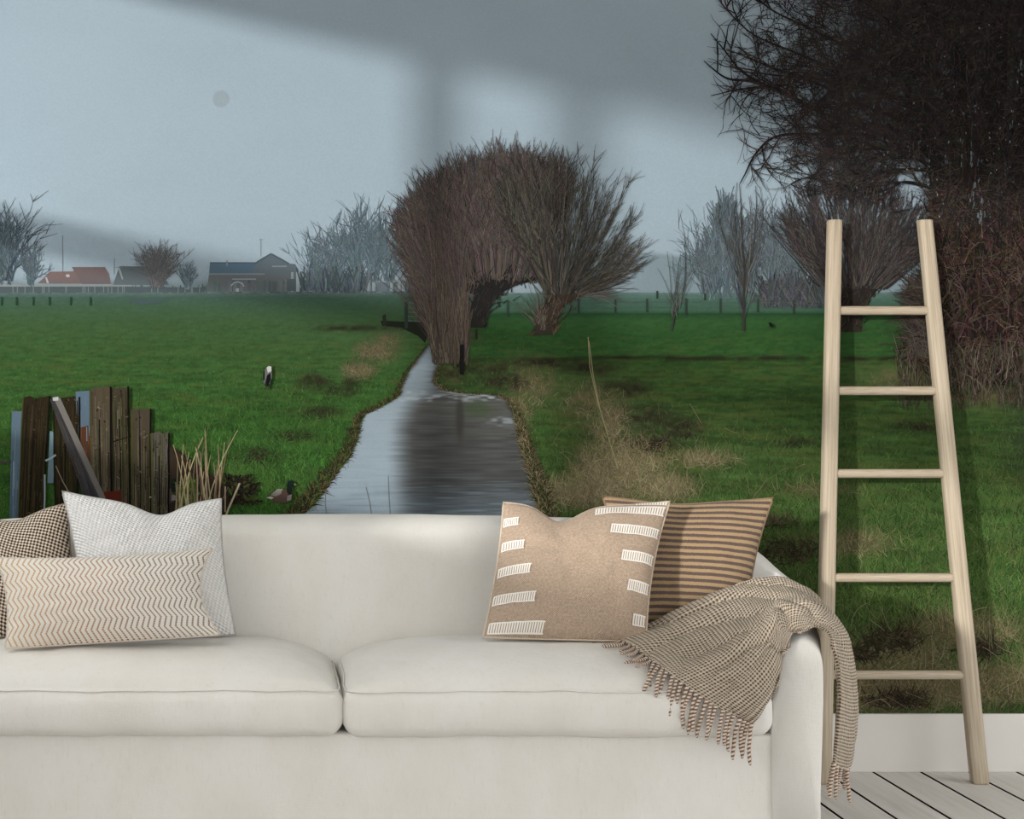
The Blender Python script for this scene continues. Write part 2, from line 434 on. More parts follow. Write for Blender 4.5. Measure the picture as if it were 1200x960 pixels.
def hz(c, k=.36):
    return np.asarray(c, float) * (1 - k) + np.array((134, 148, 154.)) * k
class Ink:
    """collects flat strokes and filled outlines of one printed motif"""
    def __init__(s): s.V, s.Q, s.T, s.C, s.n, s.haze = [], [], [], [], 0, 0
    def strokes(s, paths, wd, col, lay):
        paths = np.asarray(paths, float); N, K, _ = paths.shape
        if N == 0: return s
        if s.haze: col = hz(col, s.haze)
        wd = np.broadcast_to(np.asarray(wd, float), (N, K)); col = np.broadcast_to(np.asarray(col, float), (N, K, 3))
        T = np.gradient(paths, axis=1); T /= np.linalg.norm(T, axis=-1)[..., None] + 1e-9
        nrm = np.stack([-T[..., 1], T[..., 0]], -1)
        a = paths + nrm * wd[..., None] / 2; b = paths - nrm * wd[..., None] / 2
        L = (lay + 2.0 * rng.random(N))[:, None, None] * np.ones((N, K, 2))
        V = to_wall(np.stack([a, b], 2), L).reshape(-1, 3)
        C = ink_rgb(np.repeat(col[:, :, None], 2, 2)).reshape(-1, 3)
        i, k = np.meshgrid(np.arange(N), np.arange(K - 1), indexing='ij')
        b0 = (i * K + k) * 2 + s.n
        s.Q.append(np.stack([b0, b0 + 1, b0 + 3, b0 + 2], -1).reshape(-1, 4))
        s.V.append(V); s.C.append(C); s.n += len(V); return s
    def poly(s, pts, col, lay, col2=None):
        pts = np.asarray(pts, float)
        tri = tessellate_polygon([[Vector((p[0], p[1], 0)) for p in pts]])
        t = (pts[:, 1] - pts[:, 1].min()) / (np.ptp(pts[:, 1]) + 1e-6)
        if s.haze: col, col2 = hz(col, s.haze), (None if col2 is None else hz(col2, s.haze))
        c = np.asarray(col, float) + (np.asarray(col2 if col2 is not None else col, float) - np.asarray(col, float)) * t[:, None]
        s.V.append(to_wall(pts, lay + .35 * rng.random())); s.C.append(ink_rgb(c)); s.T.append(np.array(tri) + s.n); s.n += len(pts); return s
    def build(s, name, parent, label=None, kind=None):
        fs = ([np.concatenate(s.Q)] if s.Q else []) + ([np.concatenate(s.T)] if s.T else [])
        o = fast_mesh(name, np.concatenate(s.V), fs, M['print'], parent, False, None, np.concatenate(s.C))
        return tag(o, label, None, None, kind)

def U(a, b, n): return rng.uniform(a, b, n)
def pick(cols, n, jit=8):
    cols = np.asarray(cols, float); c = cols[rng.integers(0, len(cols), n)]
    return np.clip(c * (1 + rng.normal(0, .1, (n, 1))) + rng.normal(0, jit * .4, (n, 3)), 5, 250)

def curl(start, ang, length, bend, K=8, wob=.06):
    """paths from start (n,2); ang measured from up, positive to the right; bend adds to the angle along the path"""
    n = len(start); t = np.linspace(0, 1, K)
    a = ang[:, None] + bend[:, None] * t[None] + np.cumsum(rng.normal(0, wob, (n, K)), 1)
    st_ = length[:, None] / (K - 1)
    d = np.stack([np.sin(a) * st_, -np.cos(a) * st_], -1); d[:, 0] = 0
    return start[:, None] + np.cumsum(d, 1), a

def side_twigs(paths, angs, per, len_lo, len_hi, spread=.5, K=4):
    n, Kp, _ = paths.shape
    i = np.repeat(np.arange(n), per); k = rng.integers(Kp // 3, Kp, len(i))
    return curl(paths[i, k], angs[i, k] + rng.choice([-1, 1], len(i)) * U(.15, spread, len(i)), U(len_lo, len_hi, len(i)), U(-.3, .3, len(i)), K)

def taper(n, K, w0, w1): return (np.asarray(w0).reshape(-1, 1) * np.linspace(1, 0, K)[None] + w1 * np.linspace(0, 1, K)[None]) * np.ones((n, 1))

# ---- far band: houses, hedges and misty trees on the horizon
far = Ink()
n = 420; x = U(MX0, 480, n); 
far.strokes(np.stack([np.stack([x, np.full(n, 343.5)], -1), np.stack([x + U(-2, 2, n), 343.5 - U(3, 11, n)], -1)], 1), taper(n, 2, U(2, 6, n), 1.0), pick([(92, 106, 110), (104, 118, 122), (84, 98, 100)], n)[:, None], 2)
far.poly([(0, 333.5), (125, 333), (155, 334), (155, 335.6), (0, 336)], (140, 148, 150), 5)
far.poly([(0, 336), (150, 336), (240, 337), (240, 343), (0, 343)], (84, 96, 100), 4)
for x in U(5, 235, 26): far.poly([(x, 336), (x + 1.1, 336), (x + 1.1, 343), (x, 343)], (118, 128, 132), 5.5)
far.build('distant_hedge', mural, 'grey hedge and low wall along the misty horizon', 'stuff')

ink = Ink(); ink.haze = .34
ink.poly([(44, 332), (50, 327), (58, 318.5), (86, 318), (86, 313), (123, 313), (128, 321), (130, 333)], (128, 88, 82), 7, (110, 84, 80))
ink.poly([(84, 313), (123, 313), (129, 333), (96, 333)], (108, 78, 76), 8, (96, 80, 80))
ink.poly([(53, 325), (55, 325), (57.5, 332), (55, 332)], (190, 195, 196), 9); ink.poly([(77, 322), (81, 321.5), (82, 324.5), (78, 325)], (205, 210, 212), 9)
ink.strokes([[(73.4, 276), (73.6, 318)]], .9, (112, 126, 132), 8)
ink.build('red_roofed_farm', mural, 'low farmhouse with red tiled roof at left horizon')
ink = Ink(); ink.haze = .34
ink.poly([(133, 332), (140, 312), (178, 312.5), (196, 330), (198, 334), (133, 334)], (72, 80, 84), 7, (80, 88, 92))
ink.poly([(138.5, 315), (140, 312), (144.5, 327), (143, 328)], (150, 158, 160), 9); ink.strokes([[(134, 303), (134, 322)]], .9, (110, 122, 128), 8)
ink.build('dark_barn', mural, 'dark barn with pale gable edge on the horizon')
ink = Ink(); ink.haze = .34
ink.poly([(246, 308), (300, 308), (300, 320.5), (245, 321)], (64, 92, 118), 8, (70, 96, 116))
ink.poly([(246, 307.4), (300, 307.4), (300, 308.8), (246, 308.8)], (52, 66, 76), 9)
ink.poly([(298, 309), (316, 297.5), (320, 297.5), (338, 309), (346, 309.5), (350, 317), (350, 322), (298, 322)], (76, 90, 102), 8, (84, 96, 104))
ink.strokes([[(298, 309.5), (308, 303), (317.5, 297.6), (328, 303), (339, 309.5)]], 1.8, (56, 66, 74), 10)
ink.poly([(245, 321), (348, 321), (350, 342), (242, 342)], (92, 92, 94), 7.5, (86, 94, 96))
ink.poly([(245, 320.5), (310, 320.5), (310, 322), (245, 322)], (128, 138, 142), 9)
ink.poly([(272, 326.5), (300, 326.5), (300, 328), (272, 328)], (150, 160, 163), 9)
ink.poly([(319, 311.5), (336, 311.5), (336, 313), (319, 313)], (138, 150, 156), 11)
for x, ww, c in ((347, 4, (172, 184, 188)), (341, 3, (150, 164, 168)), (356, 5, (134, 148, 154)), (362, 4, (140, 152, 158))):
    ink.poly([(x, 319), (x + ww, 319), (x + ww, 342), (x, 342)], c, 10)
ink.poly([(336, 327), (347, 327), (347, 341), (336, 341)], (66, 78, 82), 11)
ink.strokes([[(271, 335), (274, 331.5), (279, 330.5), (284, 332.5), (286, 336)]], 1.3, (190, 198, 200), 11)
ink.poly([(276.5, 338), (280, 338), (280, 342), (276.5, 342)], (178, 188, 190), 11)
for x in U(246, 334, 34): ink.poly([(x, U(326, 334, 1)[0]), (x + U(1.5, 5, 1)[0], 330), (x + 3, 342), (x, 342)], pick([(84, 88, 88), (100, 104, 104), (74, 82, 84)], 1)[0], 9.5)
ink.poly([(265, 305.5), (267, 305.5), (267, 312), (265, 312)], (110, 122, 130), 10)
ink.strokes([[(305.5, 280), (305.7, 300)], [(303.5, 281), (308, 281)]], .8, (130, 146, 154), 8)
ink.build('blue_roofed_farmhouse', mural, 'farmhouse with blue slate roof left of the willows')
ink = Ink(); ink.haze = .34
ink.poly([(430, 330), (477, 329), (477, 342), (430, 342)], (92, 106, 112), 7); ink.poly([(430, 329.5), (477, 328.5), (477, 330.4), (430, 331.4)], (140, 152, 158), 8)
for x in (430, 436, 457, 466, 471): ink.poly([(x, 331), (x + 3.5, 331), (x + 3.5, 341), (x, 341)], (150, 160, 165), 9)
ink.build('low_shed', mural, 'long pale shed beside the left willow')

def spray_tree(cx, base, n, height, halfw, cols, w0, lay, trunk_h=.25, tall=1.0, per=3, wob=.10):
    """a distant bare tree: stems from the base that fan out and twig"""
    ink = Ink()
    s = np.stack([cx + U(-halfw, halfw, n) * .25, np.full(n, base) - U(0, trunk_h, n) * height], -1)
    a0 = U(-1, 1, n) * math.atan2(halfw, height) * 1.3
    p, a = curl(s, a0, height * U(.55, 1.0, n), -a0 * U(0, .7, n), 8, wob)
    ink.strokes(p, taper(n, 8, U(.7, 1, n) * w0, .35), pick(cols, n)[:, None], lay)
    q, b = side_twigs(p, a, per, height * .1, height * .28, .7, 5)
    ink.strokes(q, taper(len(q), 5, np.full(len(q), w0 * .45), .3), pick(cols, len(q))[:, None], lay + 1)
    return ink

mist = [(96, 112, 120), (110, 126, 134), (86, 102, 110)]
spray_tree(6, 334, 60, 84, 34, [(78, 92, 100), (92, 106, 114), (70, 84, 92)], 1.9, 8, per=8, wob=.16).build('bare_tree', mural, 'bare grey tree cut by the left edge of the mural', 'stuff')
spray_tree(36, 336, 34, 42, 16, [(84, 98, 106), (96, 110, 118)], 1.4, 9, per=6, wob=.16).build('bare_tree', mural, 'small bare tree beside the red roofed farm', 'stuff')
spray_tree(184, 338, 110, 46, 26, [(98, 100, 102), (110, 108, 110), (88, 92, 95)], 1.3, 10, per=6, wob=.15).build('bare_tree', mural, 'round brownish tree before the dark barn', 'stuff')
spray_tree(220, 340, 40, 28, 12, mist, 1.4, 6, per=4).build('bare_bush', mural, 'faint bush at horizon between barn and farmhouse', 'stuff')
for cx, h, hw, nn in ((372, 58, 20, 40), (396, 72, 22, 46), (416, 84, 22, 50), (438, 86, 20, 50), (456, 82, 18, 40)):
    spray_tree(cx, 342, nn, h, hw, [(92, 108, 116), (104, 120, 128), (80, 96, 104)], 1.5, 7, per=5, wob=.13).build('bare_tree', mural, None, 'stuff')
ink = Ink(); n = 260
x = U(352, 430, n); ink.strokes(curl(np.stack([x, U(334, 343, n)], -1), U(-.4, .4, n), U(6, 26, n), U(-.2, .2, n), 4)[0], 1.6, pick([(82, 94, 102), (94, 106, 112), (74, 86, 94)], n)[:, None], 10)
ink.build('bare_bush', mural, 'grey shrubs right of the blue roofed farmhouse', 'stuff')
# right of the willows
spray_tree(800, 343, 30, 42, 16, [(112, 130, 138), (120, 138, 146)], 1.1, 6, per=5).build('bare_bush', mural, 'faint misty bush beyond the fence', 'stuff')
ink = Ink(); n = 700
t = rng.random(n); y = 240 + 102 * t; hw = 4 + 24 * np.clip(t * 1.6, 0, 1)
ink.strokes(curl(np.stack([850 + U(-1, 1, n) * hw, y + 10], -1), U(-.35, .35, n), U(12, 34, n), U(-.2, .2, n), 5)[0], 1.0, pick([(92, 106, 114), (104, 118, 126), (82, 96, 104)], n)[:, None], 7)
ink.build('poplar', mural, 'dark pointed tree behind the slim sapling', 'stuff')
for cx, h, hw, nn in ((832, 84, 18, 36), (826, 60, 14, 30), (905, 96, 26, 60), (935, 92, 26, 60), (925, 60, 26, 60), (882, 80, 14, 26)):
    spray_tree(cx, 346, nn, h, hw, [(92, 104, 112), (82, 92, 98), (104, 116, 122)], 1.4, 7, per=5, wob=.12).build('bare_tree', mural, None, 'stuff')
ink = Ink(); n = 700
g = rng.integers(0, 3, n); cx = np.array([908, 934, 962])[g]
ink.strokes(curl(np.stack([cx + rng.normal(0, 8, n), U(346, 362, n)], -1), rng.normal(0, .5, n), U(8, 34, n), U(-.2, .2, n), 4)[0], 1.1, pick([(72, 78, 82), (88, 88, 90), (62, 68, 72)], n)[:, None], 9)
ink.build('bare_bush', mural, 'dark bushes on the meadow left of the ladder', 'stuff')

# ---- meadow: grass strokes
def grass(n, box_, cols, len_k, wid_k, lay, mask=None, lean=.5, dim=None):
    x = U(box_[0], box_[1], n); y = box_[2] + (box_[3] - box_[2]) * np.sqrt(rng.random(n))
    keep = ~((y > 404) & (x > ditch_l(y) - 1) & (x < ditch_r(y) + 1))
    if mask is not None: keep &= rng.random(n) < mask(x, y)
    top, hed = tree_mass(x, y); keep &= hed < .4
    x, y = x[keep], y[keep]; n = len(x)
    s = np.clip((y - 338) / 260, .05, 1.6)
    p, _ = curl(np.stack([x, y], -1), rng.normal(0, lean, n), U(.5, 1.2, n) * len_k * s, rng.normal(0, .6, n), 3, .02)
    basec = ground_color(x, y)
    c = pick(cols, n); c = c * .6 + basec * .4 * U(.7, 1.5, (n))[:, None]
    return p, taper(n, 3, U(.7, 1.3, n) * (wid_k * (.35 + s)), .25), c[:, None]
ink = Ink()
G = [(60, 100, 44), (42, 74, 32), (74, 112, 56), (36, 60, 26), (58, 90, 44)]
ink.strokes(*grass(40000, (MX0, 640, 348, 640), G, 10, .8, 3), 3)
ink.strokes(*grass(7000, (200, 480, 420, 620), G + [(80, 122, 54)], 14, .8, 4), 5)
ink.build('meadow_grass', mural, 'short green grass of the meadow left of the ditch', 'stuff')
ink = Ink()
GR = [(58, 92, 38), (36, 64, 26), (76, 98, 54), (32, 50, 24), (90, 94, 60), (50, 80, 34)]
ink.strokes(*grass(60000, (500, MX1, 372, 845), GR, 11, .75, 3), 3)
ink.strokes(*grass(22000, (640, MX1, 470, 845), GR + [(112, 110, 78), (92, 122, 60), (84, 106, 60)], 13, .6, 5), 5)
ink.build('meadow_grass', mural, 'rough green grass of the meadow right of the ditch', 'stuff')

def patch_mask(lst, k=1.3):
    def f(x, y):
        r = np.zeros_like(x)
        for cx, cy, rx, ry in lst: r = np.maximum(r, blob(x, y, cx, cy, rx, ry) * k)
        return np.clip(r - .12, 0, 1)
    return f
ink = Ink()
ink.strokes(*grass(90000, (400, 1300, 385, 845), [(128, 116, 90), (104, 92, 68), (144, 130, 104), (84, 73, 54), (70, 84, 44)], 19, .6, 7, patch_mask(STRAW, 1.1), .7), 7)
ink.strokes(*grass(5000, (400, 485, 385, 448), [(118, 104, 84), (96, 84, 68), (132, 116, 94), (84, 74, 58)], 15, .8, 8, patch_mask(STRAW, 1.2), .8), 9)
ink.strokes(*grass(14000, (600, 870, 430, 612), [(146, 130, 106), (120, 106, 82), (160, 146, 120), (132, 114, 96)], 17, .6, 8, patch_mask(STRAW[:9], .9), .6), 9)
ink.build('dry_grass', mural, 'straw coloured dry grass along the ditch banks', 'stuff')
ink = Ink()
ink.strokes(*grass(90000, (240, 1300, 380, 845), [(40, 32, 25), (56, 45, 36), (30, 25, 20), (78, 64, 52)], 10, 1.1, 9, patch_mask(MUD, 1.0), 1.3), 13)
ink.build('mud_clods', mural, 'dark clods of dredged mud in the grass', 'stuff')

# ---- the ditch
def build_ditch():
    ys = np.concatenate([np.arange(405, 612, 1.0), np.arange(612, 838, 6.0)])
    t = np.linspace(0, 1, 150); Y = np.repeat(ys[:, None], len(t), 1)
    jl = 3 * (vnoise(ys / 5, ys * 0, 51) - .5); jr = 4 * (vnoise(ys / 6, ys * 0, 52) - .5)
    X = (ditch_l(ys) + jl)[:, None] * (1 - t) + (ditch_r(ys) + jr)[:, None] * t
    lt = interp_c(Y, [405, 430, 455, 480, 540, 620], [(120, 134, 142), (150, 166, 176), (140, 154, 163), (152, 168, 178), (156, 172, 183), (148, 164, 175)])
    dk = interp_c(Y, [405, 455, 475, 520, 565, 590, 620], [(70, 74, 74), (84, 86, 86), (88, 88, 86), (80, 81, 80), (78, 80, 80), (92, 100, 106), (98, 108, 115)])
    edge = np.interp(Y, [405, 455, 475, 500, 620], [512, 505, 478, 466, 468]) + 8 * (vnoise(X / 60, Y / 2.0, 53) - .5)
    m = sstep(-14, 22, X - edge)
    c = lt + (dk - lt) * m[..., None]
    c = c + ((vnoise(X / 26, Y / 1.3, 54) - .5) * 22 * (.35 + .65 * m))[..., None]
    c = mixc(c, (168, 178, 184), np.clip(sstep(455, 461, Y) * (1 - sstep(468, 473, Y)) * (vnoise(X / 8, Y / 1.6, 55) * 2.2 - .8), 0, .8))
    c = mixc(c, (150, 162, 170), np.clip(blob(X, Y, 596, 494, 22, 5) * (vnoise(X / 7, Y / 2, 56) * 2 - .4), 0, .75))
    c = mixc(c, (58, 56, 52), np.clip(blob(X, Y, 539, 488, 4, 24) * 1.0, 0, .6))
    c = mixc(c, (58, 80, 46), np.clip(blob(X, Y, 560, 480, 16, 9) * .7, 0, .5))
    c = mixc(c, (128, 144, 154), np.clip((vnoise(X / 34, Y / 1.1, 57) - .62) * 2.6, 0, .6) * sstep(540, 590, Y))
    rim = np.minimum(X - X[:, :1], X[:, -1:] - X)
    c = mixc(c, (46, 42, 36), np.exp(-(rim / 4) ** 2) * .65)
    return fast_mesh('ditch', to_wall(np.stack([X, Y], -1), 12).reshape(-1, 3), grid_faces(len(ys), len(t))[:, ::-1], M['print'], mural, True, None, ink_rgb(c).reshape(-1, 3))
tag(build_ditch(), 'narrow water ditch mirroring pale sky and willows')
ink = Ink()
for E, sgn in ((ditch_l, -1), (ditch_r, 1)):
    n = 4200; y = 406 + (640 - 406) * rng.random(n); k = np.clip((y - 395) / 150, .12, 1.3)
    p, _ = curl(np.stack([E(y) + sgn * U(-3, 10, n) * k, y + 3 * k], -1), rng.normal(-sgn * .2, .5, n), U(4, 13, n) * k, rng.normal(0, .7, n), 3)
    ink.strokes(p, taper(n, 3, U(.5, 1.3, n) * k, .3), pick([(44, 36, 26), (60, 52, 34), (52, 84, 34), (34, 30, 22), (96, 90, 60)] if sgn < 0 else [(70, 64, 44), (104, 96, 70), (48, 60, 30), (40, 36, 26), (128, 116, 88)], n)[:, None], 16)
ink.build('ditch_bank', mural, 'earthy overhanging grass edge of the ditch', 'stuff')
ink = Ink()
ink.strokes([[(382, 575), (381, 590), (384, 612)], [(429, 571), (433, 588), (437, 612)], [(455, 558), (456, 585), (458, 612)]], .8, (110, 116, 112), 18)
ink.strokes([[(689, 395), (691, 430), (700, 470)], [(700, 470), (712, 510), (724, 550)], [(690, 400), (695, 440), (703, 480)]], 1.0, (150, 146, 110), 18)
n = 46; x = U(640, 960, n); y = U(470, 600, n)
ink.strokes(curl(np.stack([x, y], -1), rng.normal(0, .8, n), U(12, 34, n), rng.normal(0, .4, n), 7)[0], .55, pick([(124, 116, 88), (108, 106, 72), (96, 104, 62)], n)[:, None], 18)
n = 160; x = U(960, 1480, n); y = U(720, 836, n)
ink.strokes(curl(np.stack([x, y], -1), rng.normal(0, 1.0, n), U(14, 38, n), rng.normal(0, .4, n), 7)[0], .6, pick([(122, 112, 88), (98, 92, 66), (138, 130, 104)], n)[:, None], 18)
ink.build('dry_stalks', mural, 'single thin dry stalks on the banks', 'stuff')

# ---- pollard willows
def willow(name, label, trunk, bark, head, fan, n, cols, crown, per, w0, lay, tcols, wob=.035, tl=0, headline=None):
    """head: (x0,x1,y0,y1) of the knob; fan: (left, right) start angles; crown(angle) -> length"""
    T = Ink(); T.poly(trunk, bark[0], lay + tl, bark[1])
    tp = np.asarray(trunk, float); x0, y0 = tp.min(0); x1, y1 = tp.max(0)
    o = T.build(name, mural, label)
    K = Ink(); nb = 160
    f = rng.random(nb); ids = rng.integers(0, len(tp), nb); jd = rng.integers(0, len(tp), nb)
    c = tp[ids] * f[:, None] + tp[jd] * (1 - f)[:, None]
    K.strokes(curl(c, rng.normal(.3, .4, nb), U(4, 12, nb), rng.normal(0, .4, nb), 4)[0], taper(nb, 4, U(.8, 2, nb), .4), pick(tcols, nb)[:, None], lay + tl + 2)
    K.build('bark', o, None, 'stuff')
    B = Ink()
    a = U(-1, 1, n); a = np.where(a < 0, -fan[0] * np.abs(a) ** .85, fan[1] * np.abs(a) ** .85)
    s = np.stack([np.interp(a, [-fan[0], fan[1]], head[:2]) + rng.normal(0, 5, n), U(head[2], head[3], n)], -1)
    if headline is not None: s[:, 1] = np.interp(s[:, 0], headline[0], headline[1]) + rng.normal(0, 4, n)
    ln = crown(a) * np.clip(1 - np.abs(rng.normal(0, .16, n)), .35, 1.0)
    p, b = curl(s, a * 1.0, ln, -a * U(.18, .52, n), 11, wob)
    B.strokes(p, taper(n, 11, U(.6, 1.0, n) * w0, .45), pick(cols, n)[:, None], lay + 4)
    if per:
        q, _ = side_twigs(p, b, per, 7, 24, .42, 4)
        B.strokes(q, taper(len(q), 4, np.full(len(q), .75), .35), pick(cols, len(q))[:, None], lay + 6)
    B.build('twigs', o, None, 'stuff')
    return o
brown = [(74, 68, 66), (84, 76, 72), (62, 58, 57), (92, 82, 78), (54, 51, 51), (96, 82, 78)]
# brush at the foot, under the left willow
willow('pollard_willow', 'left pollard willow, dense reddish brown twigs over an arching dark trunk',
       [(549, 384), (551, 362), (556, 346), (540, 340), (536, 330), (556, 320), (596, 316), (632, 324), (628, 329), (606, 334), (590, 342), (578, 354), (570, 370), (567, 384)],
       ((34, 33, 34), (44, 42, 40)), (512, 622, 316, 336), (.66, .40), 2300, brown,
       lambda a: np.interp(a, [-.66, -.4, 0, .4], [96, 128, 148, 132]), 4, 1.25, 26, [(30, 29, 29), (58, 55, 51), (44, 42, 41)], tl=5, headline=((505, 530, 560, 600, 640), (350, 338, 326, 322, 326)))
B = Ink(); n = 1500
s = np.stack([U(506, 546, n), U(330, 408, n)], -1); a = rng.normal(-.36, .28, n)
p, b = curl(s, a, U(30, 92, n), -a * U(.1, .6, n), 9, .04)
B.strokes(p, taper(n, 9, U(.6, 1.1, n), .35), pick([(74, 66, 63), (86, 76, 72), (62, 57, 55), (98, 86, 80)], n)[:, None], 33)
n = 420; s = np.stack([U(506, 548, n), U(390, 428, n)], -1); a = rng.normal(-.1, .2, n)
p, b = curl(s, a, U(20, 70, n), -a, 7, .04)
B.strokes(p, taper(n, 7, U(.8, 1.5, n), .45), pick([(84, 76, 68), (72, 65, 58), (108, 97, 86)], n)[:, None], 35)
B.build('willow_brush', mural, 'brown brushwood at the foot of the left willow beside the ditch', 'stuff')
olive = [(56, 54, 50), (70, 67, 60), (46, 46, 45), (82, 79, 70), (64, 59, 55), (92, 90, 83)]
willow('pollard_willow', 'right pollard willow with open round crown on a leaning stubby trunk',
       [(620, 393), (628, 380), (634, 364), (642, 354), (640, 342), (646, 336), (664, 340), (688, 336), (691, 343), (676, 350), (662, 358), (655, 368), (651, 380), (648, 392)],
       ((66, 58, 52), (58, 52, 44)), (638, 690, 332, 346), (.62, 1.42), 230, olive,
       lambda a: np.interp(a, [-.7, -.2, .3, .8, 1.4], [138, 156, 154, 112, 64]), 6, 1.6, 40, [(50, 44, 38), (92, 80, 68), (76, 66, 56)])
B = Ink(); n = 40
s = np.stack([U(632, 640, n), U(378, 390, n)], -1); p, b = curl(s, rng.normal(-.3, .5, n), U(20, 52, n), U(-.3, .3, n), 7, .06)
B.strokes(p, taper(n, 7, U(.8, 1.3, n), .4), pick([(100, 96, 86), (84, 82, 74)], n)[:, None], 39)
n = 60; s = np.stack([U(672, 692, n), U(340, 348, n)], -1); p, b = curl(s, U(1.2, 1.75, n), U(20, 62, n), U(-.5, .5, n), 7, .07)
B.strokes(p, taper(n, 7, U(.8, 1.2, n), .35), pick([(84, 84, 80), (100, 100, 96)], n)[:, None], 39)
B.build('willow_shoots', mural, 'fine low shoots at the right willow trunk', 'stuff')
willow('pollard_willow', 'third pollard willow, dark fan of branches framed by the ladder',
       [(984, 389), (986, 370), (980, 352), (974, 340), (982, 328), (1004, 326), (1024, 330), (1032, 336), (1018, 350), (1010, 366), (1009, 389)],
       ((44, 40, 38), (50, 44, 38)), (968, 1034, 322, 340), (.85, .95), 300, [(54, 50, 50), (68, 62, 60), (46, 44, 46), (82, 76, 74)],
       lambda a: np.interp(a, [-.9, -.4, .2, .9], [84, 122, 138, 92]), 6, 1.8, 30, [(34, 31, 30), (66, 58, 52)])

# ---- saplings, posts, gate
ink = Ink(); n = 26
ink.strokes([[(870.5, 388), (871, 350), (872, 320), (869, 280), (868, 245), (866, 216)]], [[3.2, 2.8, 2.3, 1.7, 1.2, .7]], (58, 56, 54), 46)
ink.strokes([[(872, 330), (880, 305), (884, 270), (886, 240), (885, 218)], [(871, 335), (862, 310), (862, 280), (860, 250), (863, 214)]], [[2, 1.7, 1.3, 1, .6]], (66, 66, 66), 46)
s = np.stack([871 + U(-1, 1, n), U(310, 375, n)], -1); a = U(-.75, .75, n)
p, b = curl(s, a, U(40, 100, n), -a * U(.4, 1, n), 9, .05); ink.strokes(p, taper(n, 9, U(.9, 1.5, n), .4), pick([(74, 74, 74), (90, 92, 92)], n)[:, None], 45)
q, _ = side_twigs(p, b, 5, 8, 24, .5); ink.strokes(q, .6, pick([(90, 94, 96), (104, 108, 110)], len(q))[:, None], 45)
ink.build('sapling', mural, 'slim bare sapling standing alone on the meadow')
ink = Ink(); n = 18
ink.strokes([[(786, 388), (790, 368), (797, 352), (802, 335), (803, 310), (802, 278)]], [[2.2, 1.9, 1.6, 1.3, 1, .6]], (62, 64, 60), 46)
s = np.stack([U(784, 796, n), U(350, 386, n)], -1); p, b = curl(s, rng.normal(.1, .3, n), U(20, 60, n), U(-.3, .3, n), 7, .08)
ink.strokes(p, taper(n, 7, U(.8, 1.2, n), .4), pick([(72, 76, 72), (92, 96, 92)], n)[:, None], 45)
ink.build('sapling', mural, 'smaller crooked sapling right of the willows')
def post(x, y0, y1, wd, c, name='fence_post', lay=22, lean=0):
    i = Ink(); i.poly([(x - wd / 2 + lean, y0), (x + wd / 2 + lean, y0), (x + wd / 2, y1), (x - wd / 2, y1)], c, lay, np.asarray(c) * .85)
    return i.build(name, mural)
for x, y0, y1 in ((595, 353, 371), (678, 351, 367), (721, 351, 367), (758, 350, 366), (804, 350, 369), (844, 350, 367), (888, 350, 366), (930, 352, 368), (770, 341, 350), (826, 344, 352)):
    post(x, y0, y1, 2.4, (56, 70, 62))
for x in (2, 19.5, 39, 58, 83, 106): post(x, 348, 358, 2.0, (48, 76, 62))
ink = Ink()
ink.strokes([[(595, 357), (760, 354), (930, 355)], [(595, 363), (760, 360), (930, 361)]], .6, (78, 96, 88), 21)
ink.build('fence_wire', mural)
ink = Ink()
ink.poly([(474, 354), (478, 354), (478, 385), (474, 385)], (52, 62, 58), 22)
for y in (355, 361, 366, 371, 376): ink.strokes([[(478, y), (506, y + 1)]], 1.0, (96, 112, 110), 21)
ink.poly([(446, 376), (500, 378), (503, 388), (498, 402), (490, 394), (470, 384), (448, 382)], (36, 40, 32), 20)
ink.poly([(448, 370), (452, 368), (453, 382), (449, 382)], (46, 50, 42), 22)
ink.build('field_gate', mural, 'small metal field gate beside the far end of the ditch')
ink = Ink(); ink.poly([(148, 350), (202, 350), (186, 355), (166, 357.5), (158, 356)], (74, 92, 92), 9); ink.build('ditch_culvert', mural, 'dark grey ditch mouth in the far meadow')
post(541, 404, 439, 5, (30, 30, 28), lay=60); post(533, 398, 430, 2.6, (92, 86, 72), lay=60); post(527, 396, 428, 2.4, (84, 78, 66), lay=60); post(558, 386, 398, 2.6, (48, 48, 44), lay=60)

# ---- the big dark tree and thicket at the right
tree = Ink()
def catm(pts, m):
    pts = np.asarray(pts, float); t = np.linspace(0, len(pts) - 1, m); i = np.clip(t.astype(int), 0, len(pts) - 2); f = (t - i)[:, None]
    p0 = pts[np.maximum(i - 1, 0)]; p1 = pts[i]; p2 = pts[i + 1]; p3 = pts[np.minimum(i + 2, len(pts) - 1)]
    return .5 * ((2 * p1) + (-p0 + p2) * f + (2 * p0 - 5 * p1 + 4 * p2 - p3) * f ** 2 + (-p0 + 3 * p1 - 3 * p2 + p3) * f ** 3)
TR = Ink()
for tr in ([(1097, 262), (1097, 215), (1088, 190), (1078, 176), (1090, 168), (1104, 184), (1110, 205), (1118, 262), (1124, 330), (1096, 330)],
           [(1110, 330), (1108, 240), (1112, 150), (1116, 60), (1132, 60), (1132, 150), (1134, 240), (1140, 330)],
           [(1146, 330), (1144, 240), (1150, 120), (1160, 20), (1180, 20), (1178, 120), (1180, 240), (1190, 340)],
           [(1188, 330), (1184, 200), (1196, 60), (1216, 60), (1226, 200), (1230, 340)],
           [(1290, 360), (1296, 180), (1310, -40), (1340, -40), (1336, 180), (1344, 360)]):
    TR.poly(tr, (30, 27, 25), 64, (38, 34, 30))
n = 300; x = rng.choice([1105, 1122, 1162, 1168, 1205, 1316], n) + rng.normal(0, 6, n)
